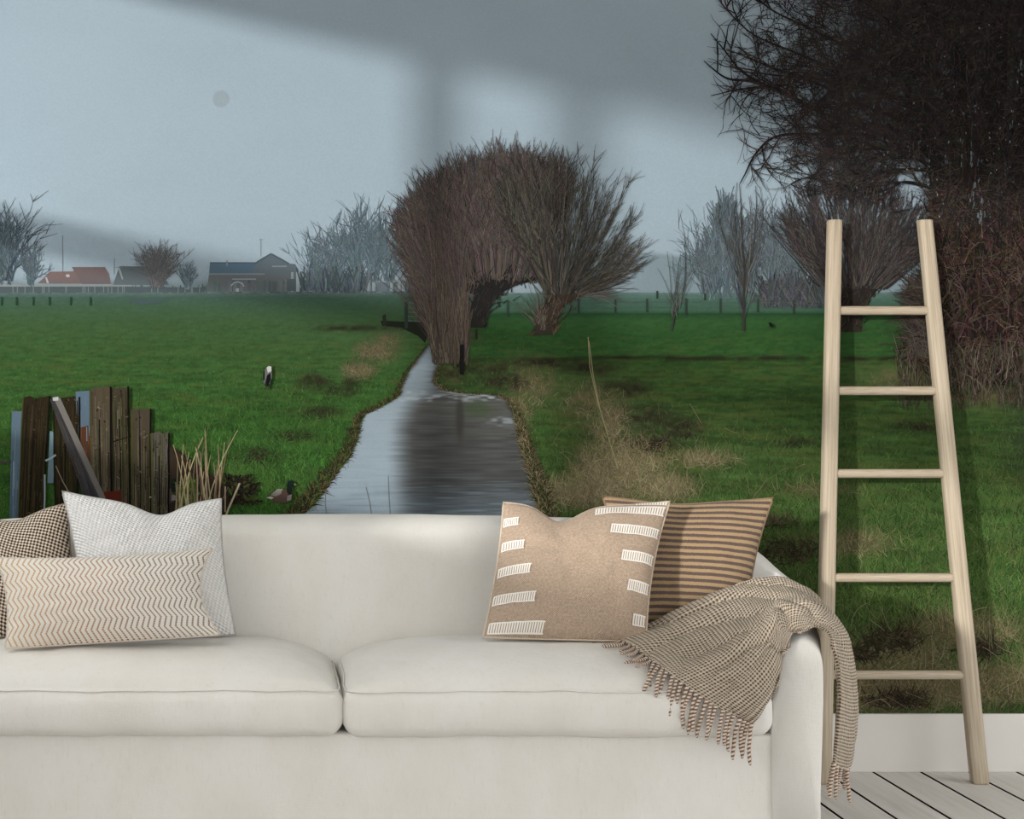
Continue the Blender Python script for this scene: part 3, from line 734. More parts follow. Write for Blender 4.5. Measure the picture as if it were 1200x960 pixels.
TR.strokes(curl(np.stack([x, U(150, 330, n)], -1), rng.normal(0, .08, n), U(16, 50, n), rng.normal(0, .1, n), 4)[0], U(.8, 2.2, n)[:, None], pick([(44, 46, 28), (28, 25, 24), (52, 45, 39), (40, 41, 28)], n)[:, None], 66)
bigtree = TR.build('dark_tree', mural, 'large dark bare tree filling the upper right corner')
limbs = [[(1100, 250), (1085, 195), (1060, 172), (1010, 150), (960, 132), (915, 108), (880, 103), (832, 113)],
         [(1075, 185), (1020, 160), (960, 158), (910, 160), (885, 180), (872, 205), (866, 216)],
         [(960, 132), (930, 116), (895, 100), (868, 84), (850, 62), (832, 40)], [(915, 108), (880, 96), (850, 92), (824, 72)],
         [(1100, 200), (1070, 130), (1000, 92), (930, 62), (880, 40), (845, 6)], [(1110, 160), (1050, 90), (960, 40), (900, 10), (860, -30)],
         [(1120, 120), (1060, 40), (990, -10), (930, -50)], [(1125, 100), (1100, 20), (1060, -60), (1020, -120)], [(1160, 90), (1150, -20), (1120, -110)],
         [(1165, 80), (1190, -30), (1220, -120)], [(1205, 120), (1260, 20), (1300, -90)], [(1320, 60), (1280, -40), (1240, -140)], [(1330, 40), (1400, -60), (1440, -150)],
         [(1110, 210), (1060, 180), (1010, 176), (970, 190), (948, 215)], [(1100, 200), (1050, 200), (1000, 210), (980, 226)], [(1098, 222), (1060, 214), (1040, 222), (1010, 230)],
         [(1110, 140), (1040, 112), (980, 98), (920, 86), (880, 70), (850, 58)], [(1330, 120), (1400, 60), (1480, 10)], [(1120, 60), (1080, -10), (1000, -60), (940, -110)], [(1090, 150), (1020, 128), (950, 96), (900, 88), (858, 84)]]
LP = np.array([catm(l, 24) for l in limbs])
TB = Ink()
TB.strokes(LP, np.linspace(5.0, 1.0, 24)[None], np.array((30, 28, 29.))[None, None], 68)
d = np.gradient(LP, axis=1); LA = np.arctan2(d[..., 0], -d[..., 1])
cols = [(34, 31, 32), (42, 38, 39), (52, 47, 47), (30, 28, 29), (62, 55, 54), (72, 64, 60)]
def spawn(paths, angs, per, lo, hi, spread, K, w0, lay):
    n_, Kp, _ = paths.shape
    i = np.repeat(np.arange(n_), per); k = rng.integers(max(1, Kp // 5), Kp, len(i))
    p, a = curl(paths[i, k], angs[i, k] + rng.normal(0, spread, len(i)), U(lo, hi, len(i)), rng.normal(0, .5, len(i)), K, .13)
    keep = (p[:, -1, 0] > 822 + 12 * rng.random(len(p))) & (p[:, -1, 1] < np.interp(p[:, -1, 0], [830, 870, 960, 1090, 1100], [150, 222, 240, 262, 400]))
    keep &= rng.random(len(p)) < np.interp(p[:, -1, 0], [820, 870, 930, 1010, 1100, 1200], [.3, .55, .85, 1, .8, .5])
    p, a = p[keep], a[keep]; n_ = len(p)
    TB.strokes(p, taper(n_, K, U(.7, 1.1, n_) * w0, .4), pick(cols, n_)[:, None], lay)
    return p, a
p1, a1 = spawn(LP, LA, 26, 34, 92, .62, 9, 2.2, 70)
p2, a2 = spawn(p1, a1, 7, 16, 50, .7, 7, 1.35, 73)
p3, a3 = spawn(p2, a2, 3, 8, 26, .8, 5, .95, 76)
n = 30000; x = U(826, MX1, n); y = U(-200, 260, n)
dens = np.interp(x - np.clip(y - 120, 0, 200) * .55 + 60 * (fbm(x / 45, y / 40, 61) - .5), [850, 885, 935, 990, 1500], [0, .10, .42, .85, .8])
dens *= 1 - sstep(165, 212, y + 26 * (fbm(x / 24, y / 20, 62) - .5)) * (x < 1094)
m = rng.random(n) < dens; x, y = x[m], y[m]; n = len(x)
out = np.arctan2(x - 1130, -(y - 200))
p, a = curl(np.stack([x, y], -1), out + rng.normal(0, .9, n), U(8, 34, n), rng.normal(0, .9, n), 6, .16)
TB.strokes(p, taper(n, 6, U(.55, 1.25, n), .35), pick(cols + [(58, 50, 48), (46, 40, 40)], n)[:, None], 74)
TB.build('branches', bigtree, None, 'stuff')
SK = Ink(); n = 260
x = U(1000, 1200, n); y = U(20, 255, n); m = rng.random(n) < np.clip((y - 40) / 160, .12, 1); x, y = x[m], y[m]; n = len(x)
SK.strokes(np.stack([np.stack([x, y], -1), np.stack([x + rng.normal(0, .8, n), y + U(.8, 3, n)], -1)], 1), U(.6, 1.6, n)[:, None], pick([(96, 106, 112), (124, 136, 142), (76, 84, 88)], n)[:, None], 80)
for x0_, ya_, yb_ in ((1107.5, 170, 205), (1126, 160, 192), (1137, 165, 250), (1146, 175, 262), (1150, 225, 262), (1176, 185, 206), (1194, 70, 112), (1184, 120, 150), (1140, 200, 240)):
    k = int((yb_ - ya_) / 6); y = U(ya_, yb_, k); x = x0_ + rng.normal(0, 1.2, k)
    SK.strokes(np.stack([np.stack([x, y], -1), np.stack([x + rng.normal(0, .6, k), y + U(2, 7, k)], -1)], 1), U(.7, 1.8, k)[:, None], pick([(104, 114, 120), (80, 88, 92)], k)[:, None], 80)
SK.build('sky_gaps', bigtree, 'pale sky specks between the branches', 'stuff')
HB = Ink(); n = 9000
x = U(1046, MX1, n); y = U(225, 476, n); top, hed = tree_mass(x, y); m = rng.random(n) < hed; x, y = x[m], y[m]; n = len(x)
p, a = curl(np.stack([x, y], -1), rng.normal(0, .75, n), U(8, 40, n), rng.normal(0, .7, n), 6, .1)
c = pick([(34, 28, 27), (58, 46, 42), (74, 60, 54), (26, 22, 22), (66, 44, 42), (50, 46, 30), (88, 74, 66)], n)
HB.strokes(p, taper(n, 6, U(.8, 1.9, n), .4), c[:, None], 70)
n = 2200; x = U(1050, MX1, n); y = U(412, 480, n)
p, a = curl(np.stack([x, y], -1), rng.normal(0, .22, n), U(6, 28, n), rng.normal(0, .5, n), 5, .08)
HB.strokes(p, taper(n, 5, U(.6, 1.2, n), .35), pick([(88, 79, 70), (72, 64, 57), (58, 50, 45), (100, 90, 80), (62, 66, 42)], n)[:, None], 73)
n = 500; s = np.stack([U(1078, 1096, n), U(330, 420, n)], -1)
p, a = curl(s, rng.normal(-1.0, .5, n), U(10, 44, n), rng.normal(0, .6, n), 6, .1)
HB.strokes(p, taper(n, 6, U(.8, 1.4, n), .4), pick([(50, 44, 40), (66, 58, 52), (80, 74, 68)], n)[:, None], 71)
HB.build('thicket', mural, 'brown thorny thicket at the right edge of the meadow', 'stuff')

# ---- old wooden fence at the lower left
def stake(pts, c, c2, name='wooden_stake', lay=84, grain=None, label=None, n=26):
    pts = np.asarray(pts, float)
    if name == 'wooden_stake':       # weathered, uneven top
        f = np.array([.12, .3, .45, .62, .8, .92])[:, None]
        rag = pts[0] * (1 - f) + pts[1] * f + np.stack([np.zeros(6), rng.normal(0, 1.1, 6)], -1)
        i = Ink(); i.poly(np.concatenate([pts[:1], rag, pts[1:]]), c, lay, c2)
    else:
        i = Ink(); i.poly(pts, c, lay, c2)
    o = i.build(name, mural, label)
    if grain is not None:
        g = Ink(); x0_, x1_ = pts[:, 0].min() + 2, pts[:, 0].max() - 2; y0_, y1_ = pts[:, 1].min(), pts[:, 1].max()
        # strokes that follow the stake: top edge to bottom edge
        tl, tr, br, bl = pts[0], pts[1], pts[2], pts[3]
        f = U(.06, .94, n); a = U(0, .8, n); b = np.clip(a + U(.1, .5, n), 0, .99)
        A = (tl * (1 - f[:, None]) + tr * f[:, None]); B_ = (bl * (1 - f[:, None]) + br * f[:, None])
        g.strokes(np.stack([A + (B_ - A) * a[:, None], A + (B_ - A) * ((a + b) / 2)[:, None] + rng.normal(0, .4, (n, 2)), A + (B_ - A) * b[:, None]], 1), U(.5, 1.3, n)[:, None], (pick(grain, n) * .6 + .4 * (np.asarray(c, float) + np.asarray(c2, float)) / 2)[:, None], lay + 1)
        if name == 'wooden_stake':
            e = np.linspace(0, 1, 6)[:, None]
            le, re = tl * (1 - e) + bl * e + rng.normal(0, .4, (6, 2)), tr * (1 - e) + br * e + rng.normal(0, .4, (6, 2))
            g.strokes([re + (-.8, 0)], 2.2, (20, 17, 13), lay + 3); g.strokes([le + (.7, 0)], 1.4, (28, 24, 18) if rng.random() < .6 else (70, 74, 34), lay + 3)
            mid = le * .55 + re * .45; g.strokes([mid[1:5]], 1.5, (24, 20, 15), lay + 3)
            ns = 60; f = U(.1, .9, ns)[:, None]; h_ = U(.02, .95, ns)[:, None]
            c0 = (tl * (1 - f) + tr * f) * (1 - h_) + (bl * (1 - f) + br * f) * h_
            g.strokes(np.stack([c0, c0 + rng.normal(0, 1.6, (ns, 2))], 1), U(.6, 1.6, ns)[:, None], pick(grain, ns)[:, None], lay + 3)
        g.build('wood_grain', o, None, 'stuff')
    return o
gw = [(40, 34, 24), (96, 86, 68), (74, 66, 50), (30, 26, 20), (66, 70, 38), (110, 100, 84)]
gd = [(34, 28, 18), (64, 54, 32), (26, 22, 16), (54, 56, 26), (76, 66, 46)]
stake([(14.5, 482), (26, 482), (22, 640), (11, 640)], (92, 112, 126), (78, 94, 108), 'metal_pipe', 84, [(120, 140, 152), (66, 82, 96)], 'grey galvanised pipe before the wooden fence', 14)
stake([(89, 459), (106, 458), (106, 520), (92, 520)], (94, 114, 132), (88, 104, 116), 'metal_bracket', 84, [(130, 148, 160), (70, 88, 104)], 'blue grey metal bracket between the stakes', 8)
stake([(92, 502), (106, 498), (107, 560), (92, 560)], (84, 54, 38), (70, 50, 38), 'rusty_plate', 85, [(120, 72, 46), (70, 44, 30)], None, 10)
stake([(59, 505), (66, 507), (63, 566), (56, 566)], (112, 136, 146), (96, 116, 124), 'metal_pipe', 84)
stake([(27, 467), (59, 464), (50, 640), (20, 640)], (46, 38, 25), (38, 31, 20), grain=gd, n=110)
stake([(62, 466), (95, 466), (91, 640), (66, 640)], (46, 39, 25), (32, 27, 19), grain=gd, n=100)
stake([(105, 456), (131, 453.5), (131, 640), (108, 640)], (82, 73, 58), (70, 63, 50), grain=gw, lay=88, n=130)
stake([(131, 455), (151, 453), (154, 640), (133, 640)], (68, 62, 48), (60, 54, 42), grain=gw, lay=88, n=110)
stake([(153, 480), (178, 479), (178, 640), (155, 640)], (74, 68, 54), (62, 56, 44), grain=gw, lay=88, n=110)
stake([(177, 508), (199, 507), (198, 640), (178, 640)], (84, 80, 70), (70, 66, 56), grain=gw + [(100, 96, 90)], lay=97, n=110)
stake([(199, 522), (212, 530), (268, 572), (262, 640), (199, 640)], (56, 46, 36), (40, 32, 26), 'sloping_board', 86, [(34, 27, 22), (70, 58, 46), (48, 34, 28)], 'dark rotten board sloping down beside the stakes', 60)
stake([(59, 468), (71, 466), (127, 592), (104, 596)], (64, 62, 62), (58, 56, 58), 'diagonal_brace', 94, [(44, 42, 44), (84, 80, 78)], 'weathered grey brace leaning across the stakes', 36)
ink = Ink(); ink.poly([(64, 468), (71, 466), (128, 592), (122, 594)], (122, 118, 112), 98, (104, 100, 96)); ink.poly([(62, 466), (69, 465), (69, 469.5), (63, 470)], (188, 190, 190), 99)
ink.strokes([[(0, 542), (14, 541)]], 3, (70, 66, 66), 96); ink.strokes([[(54, 540), (60, 537), (66, 533)]], 2.4, (150, 168, 178), 96)
ink.strokes([[(53, 556), (53, 585), (52, 605)]], 2.0, (140, 152, 156), 96); ink.strokes([[(66, 546), (74, 564), (82, 578)]], 1.0, (140, 130, 116), 96)
ink.strokes([[(132, 518), (142, 515), (154, 511)]], 1.4, (30, 26, 22), 97)
ink.poly([(122, 576), (142, 575), (143, 592), (124, 592)], (84, 34, 24), 97)
ink.build('brace_edge', mural, 'pale upper edge and fittings of the fence brace')
# ducks, heron, small bird
def duck(x, y, s, name_label, dl=0):
    i = Ink(); q = lambda pts: [(x + a * s, y + b * s) for a, b in pts]
    i.poly(q([(-14, 4), (-8, -1), (0, -5), (8, -4), (13, -2), (15, 3), (13, 9), (6, 12), (-4, 11), (-9, 7)]), (92, 72, 66), dl + 100, (70, 56, 50))
    i.poly(q([(-10, 2), (-2, -5), (4, -5), (2, 1), (-4, 4)]), (150, 146, 138), dl + 102, (110, 104, 98))
    i.poly(q([(-15, 5), (-10, 3.5), (-6, 5), (-9, 7)]), (160, 158, 150), dl + 103)
    i.poly(q([(9, -2), (9, -10), (11, -14.5), (15, -15.5), (18, -13), (18, -9), (15, -7), (15, 1), (12, 3)]), (22, 40, 34), dl + 102, (30, 30, 28))
    i.poly(q([(17, -12), (21, -10), (18, -9)]), (130, 124, 70), dl + 103); i.poly(q([(9.5, 3), (15, 1), (14, 8), (9, 9)]), (120, 112, 108), dl + 103)
    i.build('duck', mural, name_label)
duck(327, 578, 1.0, 'mallard duck on the grass beside the ditch'); duck(191, 577, 1.1, 'mallard duck half hidden behind the wooden fence', -10)
i = Ink()
i.poly([(309, 440), (310.5, 434), (313, 430), (317, 430), (318.5, 434), (318.5, 443), (316, 450), (312, 452), (309, 448)], (120, 124, 124), 100, (96, 98, 98))
i.poly([(313, 440), (317, 437), (317.5, 445), (314, 453), (311, 454), (311, 448)], (24, 24, 24), 102); i.poly([(308.5, 437), (310.5, 434), (310, 446), (308.5, 446)], (30, 30, 30), 102)
i.poly([(312.5, 431), (315, 429), (318, 430), (318, 435), (314, 437)], (200, 200, 196), 103); i.strokes([[(312, 452), (312, 456)], [(314.5, 452), (314.5, 456)]], 1, (60, 56, 46), 101)
i.build('heron', mural, 'small grey heron standing on the left meadow')
i = Ink(); i.poly([(899, 379), (902, 378), (905, 381), (904, 384), (901, 383.5)], (18, 20, 18), 100); i.build('crow', mural, 'tiny black bird on the right meadow')
i = Ink(); i.poly([(259 + 10 * math.cos(k * math.pi / 10), 116 + 10 * math.sin(k * math.pi / 10)) for k in range(20)], (160, 177, 187), 2); i.build('sky_spot', mural, 'faint round grey spot in the sky')
# reeds and weeds before the fence
i = Ink(); n = 34
s = np.stack([U(205, 256, n), U(590, 625, n)], -1); p, a = curl(s, rng.normal(.02, .1, n), U(40, 110, n), rng.normal(0, .15, n), 7, .02)
i.strokes(p, taper(n, 7, U(1.2, 2.2, n), .6), pick([(150, 134, 104), (120, 104, 78), (170, 156, 122)], n)[:, None], 104)
i.strokes([[(258, 622), (268, 596), (281, 566)]], 2.2, (176, 164, 138), 105); i.strokes([[(264, 600), (264, 570)]], 1.6, (150, 140, 116), 105)
i.build('dry_reeds', mural, 'dry reed stalks in front of the sloping board', 'stuff')
i = Ink(); n = 260
s = np.stack([U(212, 230, n), U(566, 612, n)], -1); i.strokes(curl(s, rng.normal(0, .8, n), U(4, 12, n), U(-.5, .5, n), 3)[0], 2.0, pick([(70, 92, 36), (96, 112, 50), (50, 70, 28)], n)[:, None], 100)
s = np.stack([U(255, 300, n), U(562, 592, n)], -1); i.strokes(curl(s, rng.normal(0, 1, n), U(4, 10, n), U(-.5, .5, n), 3)[0], 2.0, pick([(44, 34, 28), (30, 26, 22), (58, 70, 34)], n)[:, None], 84)
i.build('weeds', mural, 'green weeds behind the pillows', 'stuff')

# ------------------------------------------------------------------ sofa
sofa = empty('sofa', (0.188, 4.4, 0), 'long off-white linen sofa with two seat cushions before the mural', 'sofa')
SXC = 0.188
def wob3(V, amp, sc, seed=0):
    V = np.asarray(V, float)
    dx = fbm(V[..., 1] * sc + V[..., 2] * sc * .7, V[..., 0] * sc, seed, 3) - .5
    dy = fbm(V[..., 0] * sc, V[..., 2] * sc, seed + 5, 3) - .5
    dz = fbm(V[..., 0] * sc, V[..., 1] * sc, seed + 9, 3) - .5
    return V + amp * 2 * np.stack([dx, dy, dz], -1)

def round_box(nx, ny, nz, half, r):
    """subdivided rounded box: verts, quads, and the unit-cube coordinates"""
    V, Q, Uq = [], [], []; off = 0
    def face(axis, sgn, na, nb):
        nonlocal off
        a = np.linspace(-1, 1, na); b = np.linspace(-1, 1, nb)
        a = np.sign(a) * (1 - (1 - np.abs(a)) ** 1.5); b = np.sign(b) * (1 - (1 - np.abs(b)) ** 1.5)
        A, B = np.meshgrid(a, b, indexing='ij'); C = np.full_like(A, sgn)
        p = {0: (C, A, B), 1: (A, C, B), 2: (A, B, C)}[axis]
        Uq.append(np.stack(p, -1).reshape(-1, 3)); f = grid_faces(na, nb, False, off)
        if (sgn > 0) == (axis == 1): f = f[:, ::-1]
        Q.append(f); off += na * nb
    face(0, -1, ny, nz); face(0, 1, ny, nz); face(1, -1, nx, nz); face(1, 1, nx, nz); face(2, -1, nx, ny); face(2, 1, nx, ny)
    u = np.concatenate(Uq); half = np.asarray(half, float); p = u * half
    inner = np.clip(p, -(half - r), half - r); d = p - inner
    # push to the sphere only on edges/corners
    l = np.linalg.norm(d, axis=1)[:, None] + 1e-9
    mx = np.abs(d).max(1)[:, None]
    return inner + d / l * mx, np.concatenate(Q), u

def weld(o, dist=1e-4):
    bm = bmesh.new(); bm.from_mesh(o.data); bmesh.ops.remove_doubles(bm, verts=bm.verts[:], dist=dist)
    bmesh.ops.recalc_face_normals(bm, faces=bm.faces[:])
    for f in bm.faces: f.smooth = True
    bm.to_mesh(o.data); bm.free(); o.data.update(); return o

# base with front panel down to the floor
YF = 3.975
V, Q, u = round_box(70, 20, 20, (1.165, .38, .163), .012)
V = V + np.array([SXC, YF - .006 + .38, .165])
V = wob3(V, .003, 3.0, 60); V[:, 2] = np.maximum(V[:, 2], .001)
weld(fast_mesh('base', V, Q, M['linen'], sofa))
# backrest: a long loft with an arched top that falls to the arms
def back_h(x):
    t = np.abs(x - SXC)
    px = np.array([0, .45, .8, 1.05, 1.19, 1.29, 1.37, 1.43]); pz = np.array([.868, .864, .857, .85, .83, .79, .725, .64])
    return np.interp(t, px, pz)
xs = SXC + np.concatenate([np.linspace(-1.43, -1.0, 28), np.linspace(-.98, .98, 60), np.linspace(1.0, 1.43, 28)])
hs = back_h(xs); kk = np.ones(9) / 9; hs = np.convolve(np.pad(hs, 4, 'edge'), kk, 'valid')
secs = []
for x, h in zip(xs, hs):
    yf0, yf1, yr = 4.40, 4.575, 4.80
    th = np.linspace(0, math.pi, 18); cy = (yf1 + yr) / 2; ry = (yr - yf1) / 2; rz = .075
    s = [(x, yf0, .02)] + [(x, yf0 + (yf1 - yf0) * min(1, (z - .3) / (.55)) if z > .3 else yf0, z) for z in np.linspace(.1, h - rz, 12)]
    yt = s[-1][1]; cy = (yt + yr) / 2; ry = (yr - yt) / 2
    s += [(x, cy - ry * math.cos(t), h - rz + rz * math.sin(t) ** .9) for t in th[1:-1]]
    s += [(x, yr, z) for z in np.linspace(h - rz, .02, 8)]
    secs.append(s)
secs = np.array(secs); secs = wob3(secs, .008, 2.6, 70)
weld(loft('backrest', secs, M['linen'], sofa))
# arms
def arm(sg):
    secs = []
    ys = np.concatenate([[3.962, 3.965, 3.972, 3.985, 4.005], np.linspace(4.04, 4.74, 30)])
    shrink = [.80, .90, .96, .99, 1.0] + [1.0] * 30
    for y, k in zip(ys, shrink):
        xi = 1.145; xo = np.interp(y, [3.96, 4.0, 4.2, 4.5, 4.8], [1.292, 1.30, 1.37, 1.40, 1.42])
        xi = np.interp(y, [3.96, 4.2, 4.6], [1.150, 1.16, 1.20])
        h = np.interp(y, [3.96, 4.02, 4.25, 4.5, 4.75], [.585, .602, .618, .63, .64])
        cx, rx = (xi + xo) / 2, (xo - xi) / 2
        th = np.linspace(0, math.pi, 22); rz = .095
        tx = cx + rx * .16      # the roll leans outward
        prof = [(xi + .005, .0), (xi, .15), (xi, .3), (xi + .004, .42)]
        prof += [(tx - rx * .84 * math.cos(t) * 1.0, h - rz + rz * math.sin(t) ** .85) for t in th]
        prof += [(xo, .42), (xo - .004, .3), (xo - .008, .15), (xo - .006, .0)]
        s = np.array([(SXC + sg * a, y, z) for a, z in prof])
        if k < 1:
            c = np.array([SXC + sg * cx, y, h * .5]); m = s.copy()
            m[:, 0] = np.where((s[:, 2] < .4) & (sg * (s[:, 0] - c[0]) < 0), s[:, 0], c[0] + (s[:, 0] - c[0]) * (.55 + .45 * k)); m[:, 2] = np.where(s[:, 2] > .3, s[:, 2] - (1 - k) * .08, s[:, 2])
            s = m
        secs.append(s)
    secs = wob3(np.array(secs), .007, 4.0, 80 + sg)
    secs[..., 2] = np.maximum(secs[..., 2], .001)
    return weld(loft('arm', secs, M['linen'], sofa))
arm(1); arm(-1)
# seat cushions
CZ0, CZ1 = .318, .452
def cushion(x0_, x1_, seed):
    cx, hx = (x0_ + x1_) / 2, (x1_ - x0_) / 2; y0_, y1_ = 3.945, 4.46
    cy, hy = (y0_ + y1_) / 2, (y1_ - y0_) / 2; hz = (CZ1 - CZ0) / 2
    V, Q, u = round_box(90, 44, 16, (hx, hy, hz), .035)
    a, b = V[:, 0] / hx, V[:, 1] / hy
    up = np.clip((V[:, 2] + .02) / hz, 0, 1) ** 1.2
    crown = (1 - np.abs(a) ** 5) * np.clip(1 - np.abs(np.clip(b - .15, -1.15, .85) / 1.15) ** 3.2, 0, 1)
    V[:, 2] += up * .088 * crown
    # belly of the front and side faces
    zz = V[:, 2] / hz
    V[:, 1] += -np.clip(-b - .75, 0, .25) * 4 * .016 * (1 - np.clip(np.abs(zz), 0, 1) ** 2) * (1 - np.abs(a) ** 8)
    V[:, 0] += np.sign(a) * np.clip(np.abs(a) - .93, 0, .07) / .07 * .008 * (1 - np.clip(np.abs(zz), 0, 1) ** 2)
    # bottom corners lift, as the filling pulls in
    V[:, 2] += .010 * np.clip((np.abs(a) - .9) / .1, 0, 1) ** 2 * (zz < -.2)
    V = V + np.array([cx, cy, (CZ0 + CZ1) / 2])
    V = wob3(V, .006, 5.5, seed); V = wob3(V, .003, 16, seed + 3)
    o = weld(fast_mesh('seat_cushion', V, Q, M['linen'], sofa))
    # piping around the upper and lower edge
    for z, rr, dz in ((CZ1 - .006, .0022, 0), (CZ0 + .016, .0018, 1)):
        t = np.linspace(0, 2 * math.pi, 160, endpoint=False); r = .05
        sx = np.sign(np.cos(t)) * np.abs(np.cos(t)) ** .12; sy = np.sign(np.sin(t)) * np.abs(np.sin(t)) ** .12
        # even perimeter sampling of a rounded rectangle
        per = []
        for k in range(240):
            s = k / 240 * 4
            e, f = int(s), s - int(s)
            per.append([(-1 + 2 * f, -1), (1, -1 + 2 * f), (1 - 2 * f, 1), (-1, 1 - 2 * f)][e])
        per = np.array(per) * np.array([hx, hy]); rr2 = .04
        inn = np.clip(per, [-(hx - rr2), -(hy - rr2)], [hx - rr2, hy - rr2]); dd = per - inn
        ll = np.linalg.norm(dd, axis=1)[:, None] + 1e-9
        per = inn + dd / ll * np.abs(dd).max(1)[:, None]
        ins = -.004 if dz == 0 else -.006
        per = per * (1 + ins / np.array([hx, hy]))
        aa = np.abs(per[:, 0]) / hx
        pts = np.stack([cx + per[:, 0], cy + per[:, 1], np.full(240, z) + dz * .010 * np.clip((aa - .9) / .1, 0, 1) ** 2], -1)
        pts = wob3(pts, .006, 5.5, seed); pts = wob3(pts, .003, 16, seed + 3)
        pts[:, 1] -= .002 * (per[:, 1] < -hy * .9)
        tube('piping', pts, rr, M['linen'], o, 6, True)
    return o
cushion(-.968, .182, 91); cushion(.194, 1.338, 97)

# ------------------------------------------------------------------ throw pillows
def pillow_surface(c4, T, dents=(), pinch=(.05, .05, .05, .05), lump=0, seed=0, p=2.4, q=.62):
    """c4: bottom-left, bottom-right, top-right, top-left; returns f(u, v, side) on [0,1]^2"""
    BL, BR, TRc, TL = [np.asarray(c, float) for c in c4]
    nrm = np.cross(BR - BL, TL - BL); nrm /= np.linalg.norm(nrm)
    if nrm[1] > 0: nrm = -nrm
    def f(u, v, side):
        s = 2 * u - 1; t = 2 * v - 1
        # edges bow inward between the corners
        uu = u + pinch[3] * (1 - t ** 2) * (1 - u) ** 2 - pinch[1] * (1 - t ** 2) * u ** 2
        vv = v + pinch[0] * (1 - s ** 2) * (1 - v) ** 2 - pinch[2] * (1 - s ** 2) * v ** 2
        for u0, wd, dp in dents: vv = vv - dp * np.exp(-((u - u0) / wd) ** 2) * v ** 3
        base = ((1 - uu) * (1 - vv))[..., None] * BL + (uu * (1 - vv))[..., None] * BR + (uu * vv)[..., None] * TRc + ((1 - uu) * vv)[..., None] * TL
        h = T * (np.clip(1 - np.abs(s) ** p, 0, 1) * np.clip(1 - np.abs(t) ** p, 0, 1)) ** q
        wr = 1 + .22 * (fbm(u * 5, v * 5, seed, 3) - .5)
        for u0, wd, dp in dents: wr = wr * (1 - 1.6 * dp * np.exp(-((u - u0) / (wd * .8)) ** 2) * v ** 2)
        h = h * wr + .008 * (fbm(u * 11, v * 11, seed + 4, 2) - .5) * np.clip(h / T * 3, 0, 1)
        return base + nrm * (h * side)[..., None]
    return f

def make_pillow(name, label, f, mat, pipe_mat=None, n=64):
    t = np.linspace(0, 1, n); t = .5 - .5 * np.cos(t * math.pi) * (.6 + .4 * np.abs(np.cos(t * math.pi)) ** 2)
    Ug, Vg = np.meshgrid(t, t, indexing='ij')
    A = f(Ug, Vg, 1.0); B = f(Ug, Vg, -.8)
    root = empty(name, A.reshape(-1, 3)[A.reshape(-1, 3)[:, 2].argmin()], label, 'pillow', 'throw pillows on the sofa')
    uv = np.stack([Ug, Vg], -1).reshape(-1, 2)
    q = grid_faces(n, n)
    o = fast_mesh('cover', np.concatenate([A.reshape(-1, 3), B.reshape(-1, 3)]), [q, q[:, ::-1] + n * n], mat, root, True, np.concatenate([uv, uv]))
    bm = bmesh.new(); bm.from_mesh(o.data); bmesh.ops.remove_doubles(bm, verts=bm.verts[:], dist=1e-5)
    bmesh.ops.recalc_face_normals(bm, faces=bm.faces[:]); bm.to_mesh(o.data); bm.free(); o.data.update()
    e = np.linspace(0, 1, 40)[:-1]; z = np.zeros_like(e)
    eu = np.concatenate([e, z + 1, 1 - e, z]); ev = np.concatenate([z, e, z + 1, 1 - e])
    tube('edge_seam', f(eu, ev, 0.0), .0035, pipe_mat or mat, root, 6, True)
    return root

def uvmat(name): 
    t = NT(name, .95, .1); c = t.coord('UV'); x = t.xyz(c); t.b.inputs['Sheen Weight'].default_value = .08
    return t, c, x[0], x[1]
def pulse(t, x, duty):      # 1 where fract(x) < duty
    return t.math('LESS_THAN', t.math('FRACT', x), duty)
# white waffle weave
t, c, ux, uy = uvmat('white_waffle_weave')
a = t.math('SINE', t.math('MULTIPLY', t.math('ADD', ux, t.math('MULTIPLY', uy, .45)), 2 * math.pi * 31))
b = t.math('SINE', t.math('MULTIPLY', t.math('SUBTRACT', uy, t.math('MULTIPLY', ux, .25)), 2 * math.pi * 29))
h = t.math('MULTIPLY', a, b)
t.color(t.mix(t.math('MULTIPLY_ADD', h, .5, .5), lin((228, 225, 221)), lin((254, 253, 252)))); t.bump(h, .7, .004); M['waffle'] = t.m
# brown and cream chunky twill
t, c, ux, uy = uvmat('brown_cream_twill')
a = t.math('SINE', t.math('MULTIPLY', t.math('ADD', ux, t.math('MULTIPLY', uy, .55)), 2 * math.pi * 25))
b = t.math('SINE', t.math('MULTIPLY', t.math('SUBTRACT', uy, t.math('MULTIPLY', ux, .5)), 2 * math.pi * 23))
h = t.math('ADD', t.math('MULTIPLY', a, b), t.math('MULTIPLY_ADD', t.noise(c, 60, 2), .9, -.45))
t.color(t.ramp(t.math('MULTIPLY_ADD', h, .5, .5), [(.36, lin((74, 54, 44))), (.5, lin((180, 160, 140))), (.7, lin((238, 226, 208)))])); t.bump(h, .5, .004); M['twill'] = t.m
# zigzag lumbar
t, c, ux, uy = uvmat('zigzag_weave')
z = t.math('PINGPONG', t.math('MULTIPLY', uy, 5.0), .5)
s = t.math('ADD', t.math('MULTIPLY', ux, 37.0), t.math('MULTIPLY', z, 2.0))
ln = pulse(t, s, .33)
dots = t.math('GREATER_THAN', t.math('SINE', t.math('MULTIPLY', uy, 2 * math.pi * 62)), -.45)
tone = t.ramp(t.math('ADD', t.math('MULTIPLY', ux, .7), t.math('MULTIPLY', t.noise(c, 5, 3), .5)), [(.25, lin((196, 142, 52))), (.5, lin((160, 94, 18))), (.85, lin((92, 48, 12)))])
wv = t.math('MULTIPLY', t.math('SINE', t.math('MULTIPLY', ux, 2 * math.pi * 132)), t.math('SINE', t.math('MULTIPLY', uy, 2 * math.pi * 62)))
cr = t.mix(t.math('MULTIPLY_ADD', wv, .5, .5), lin((220, 213, 200)), lin((246, 242, 234)))
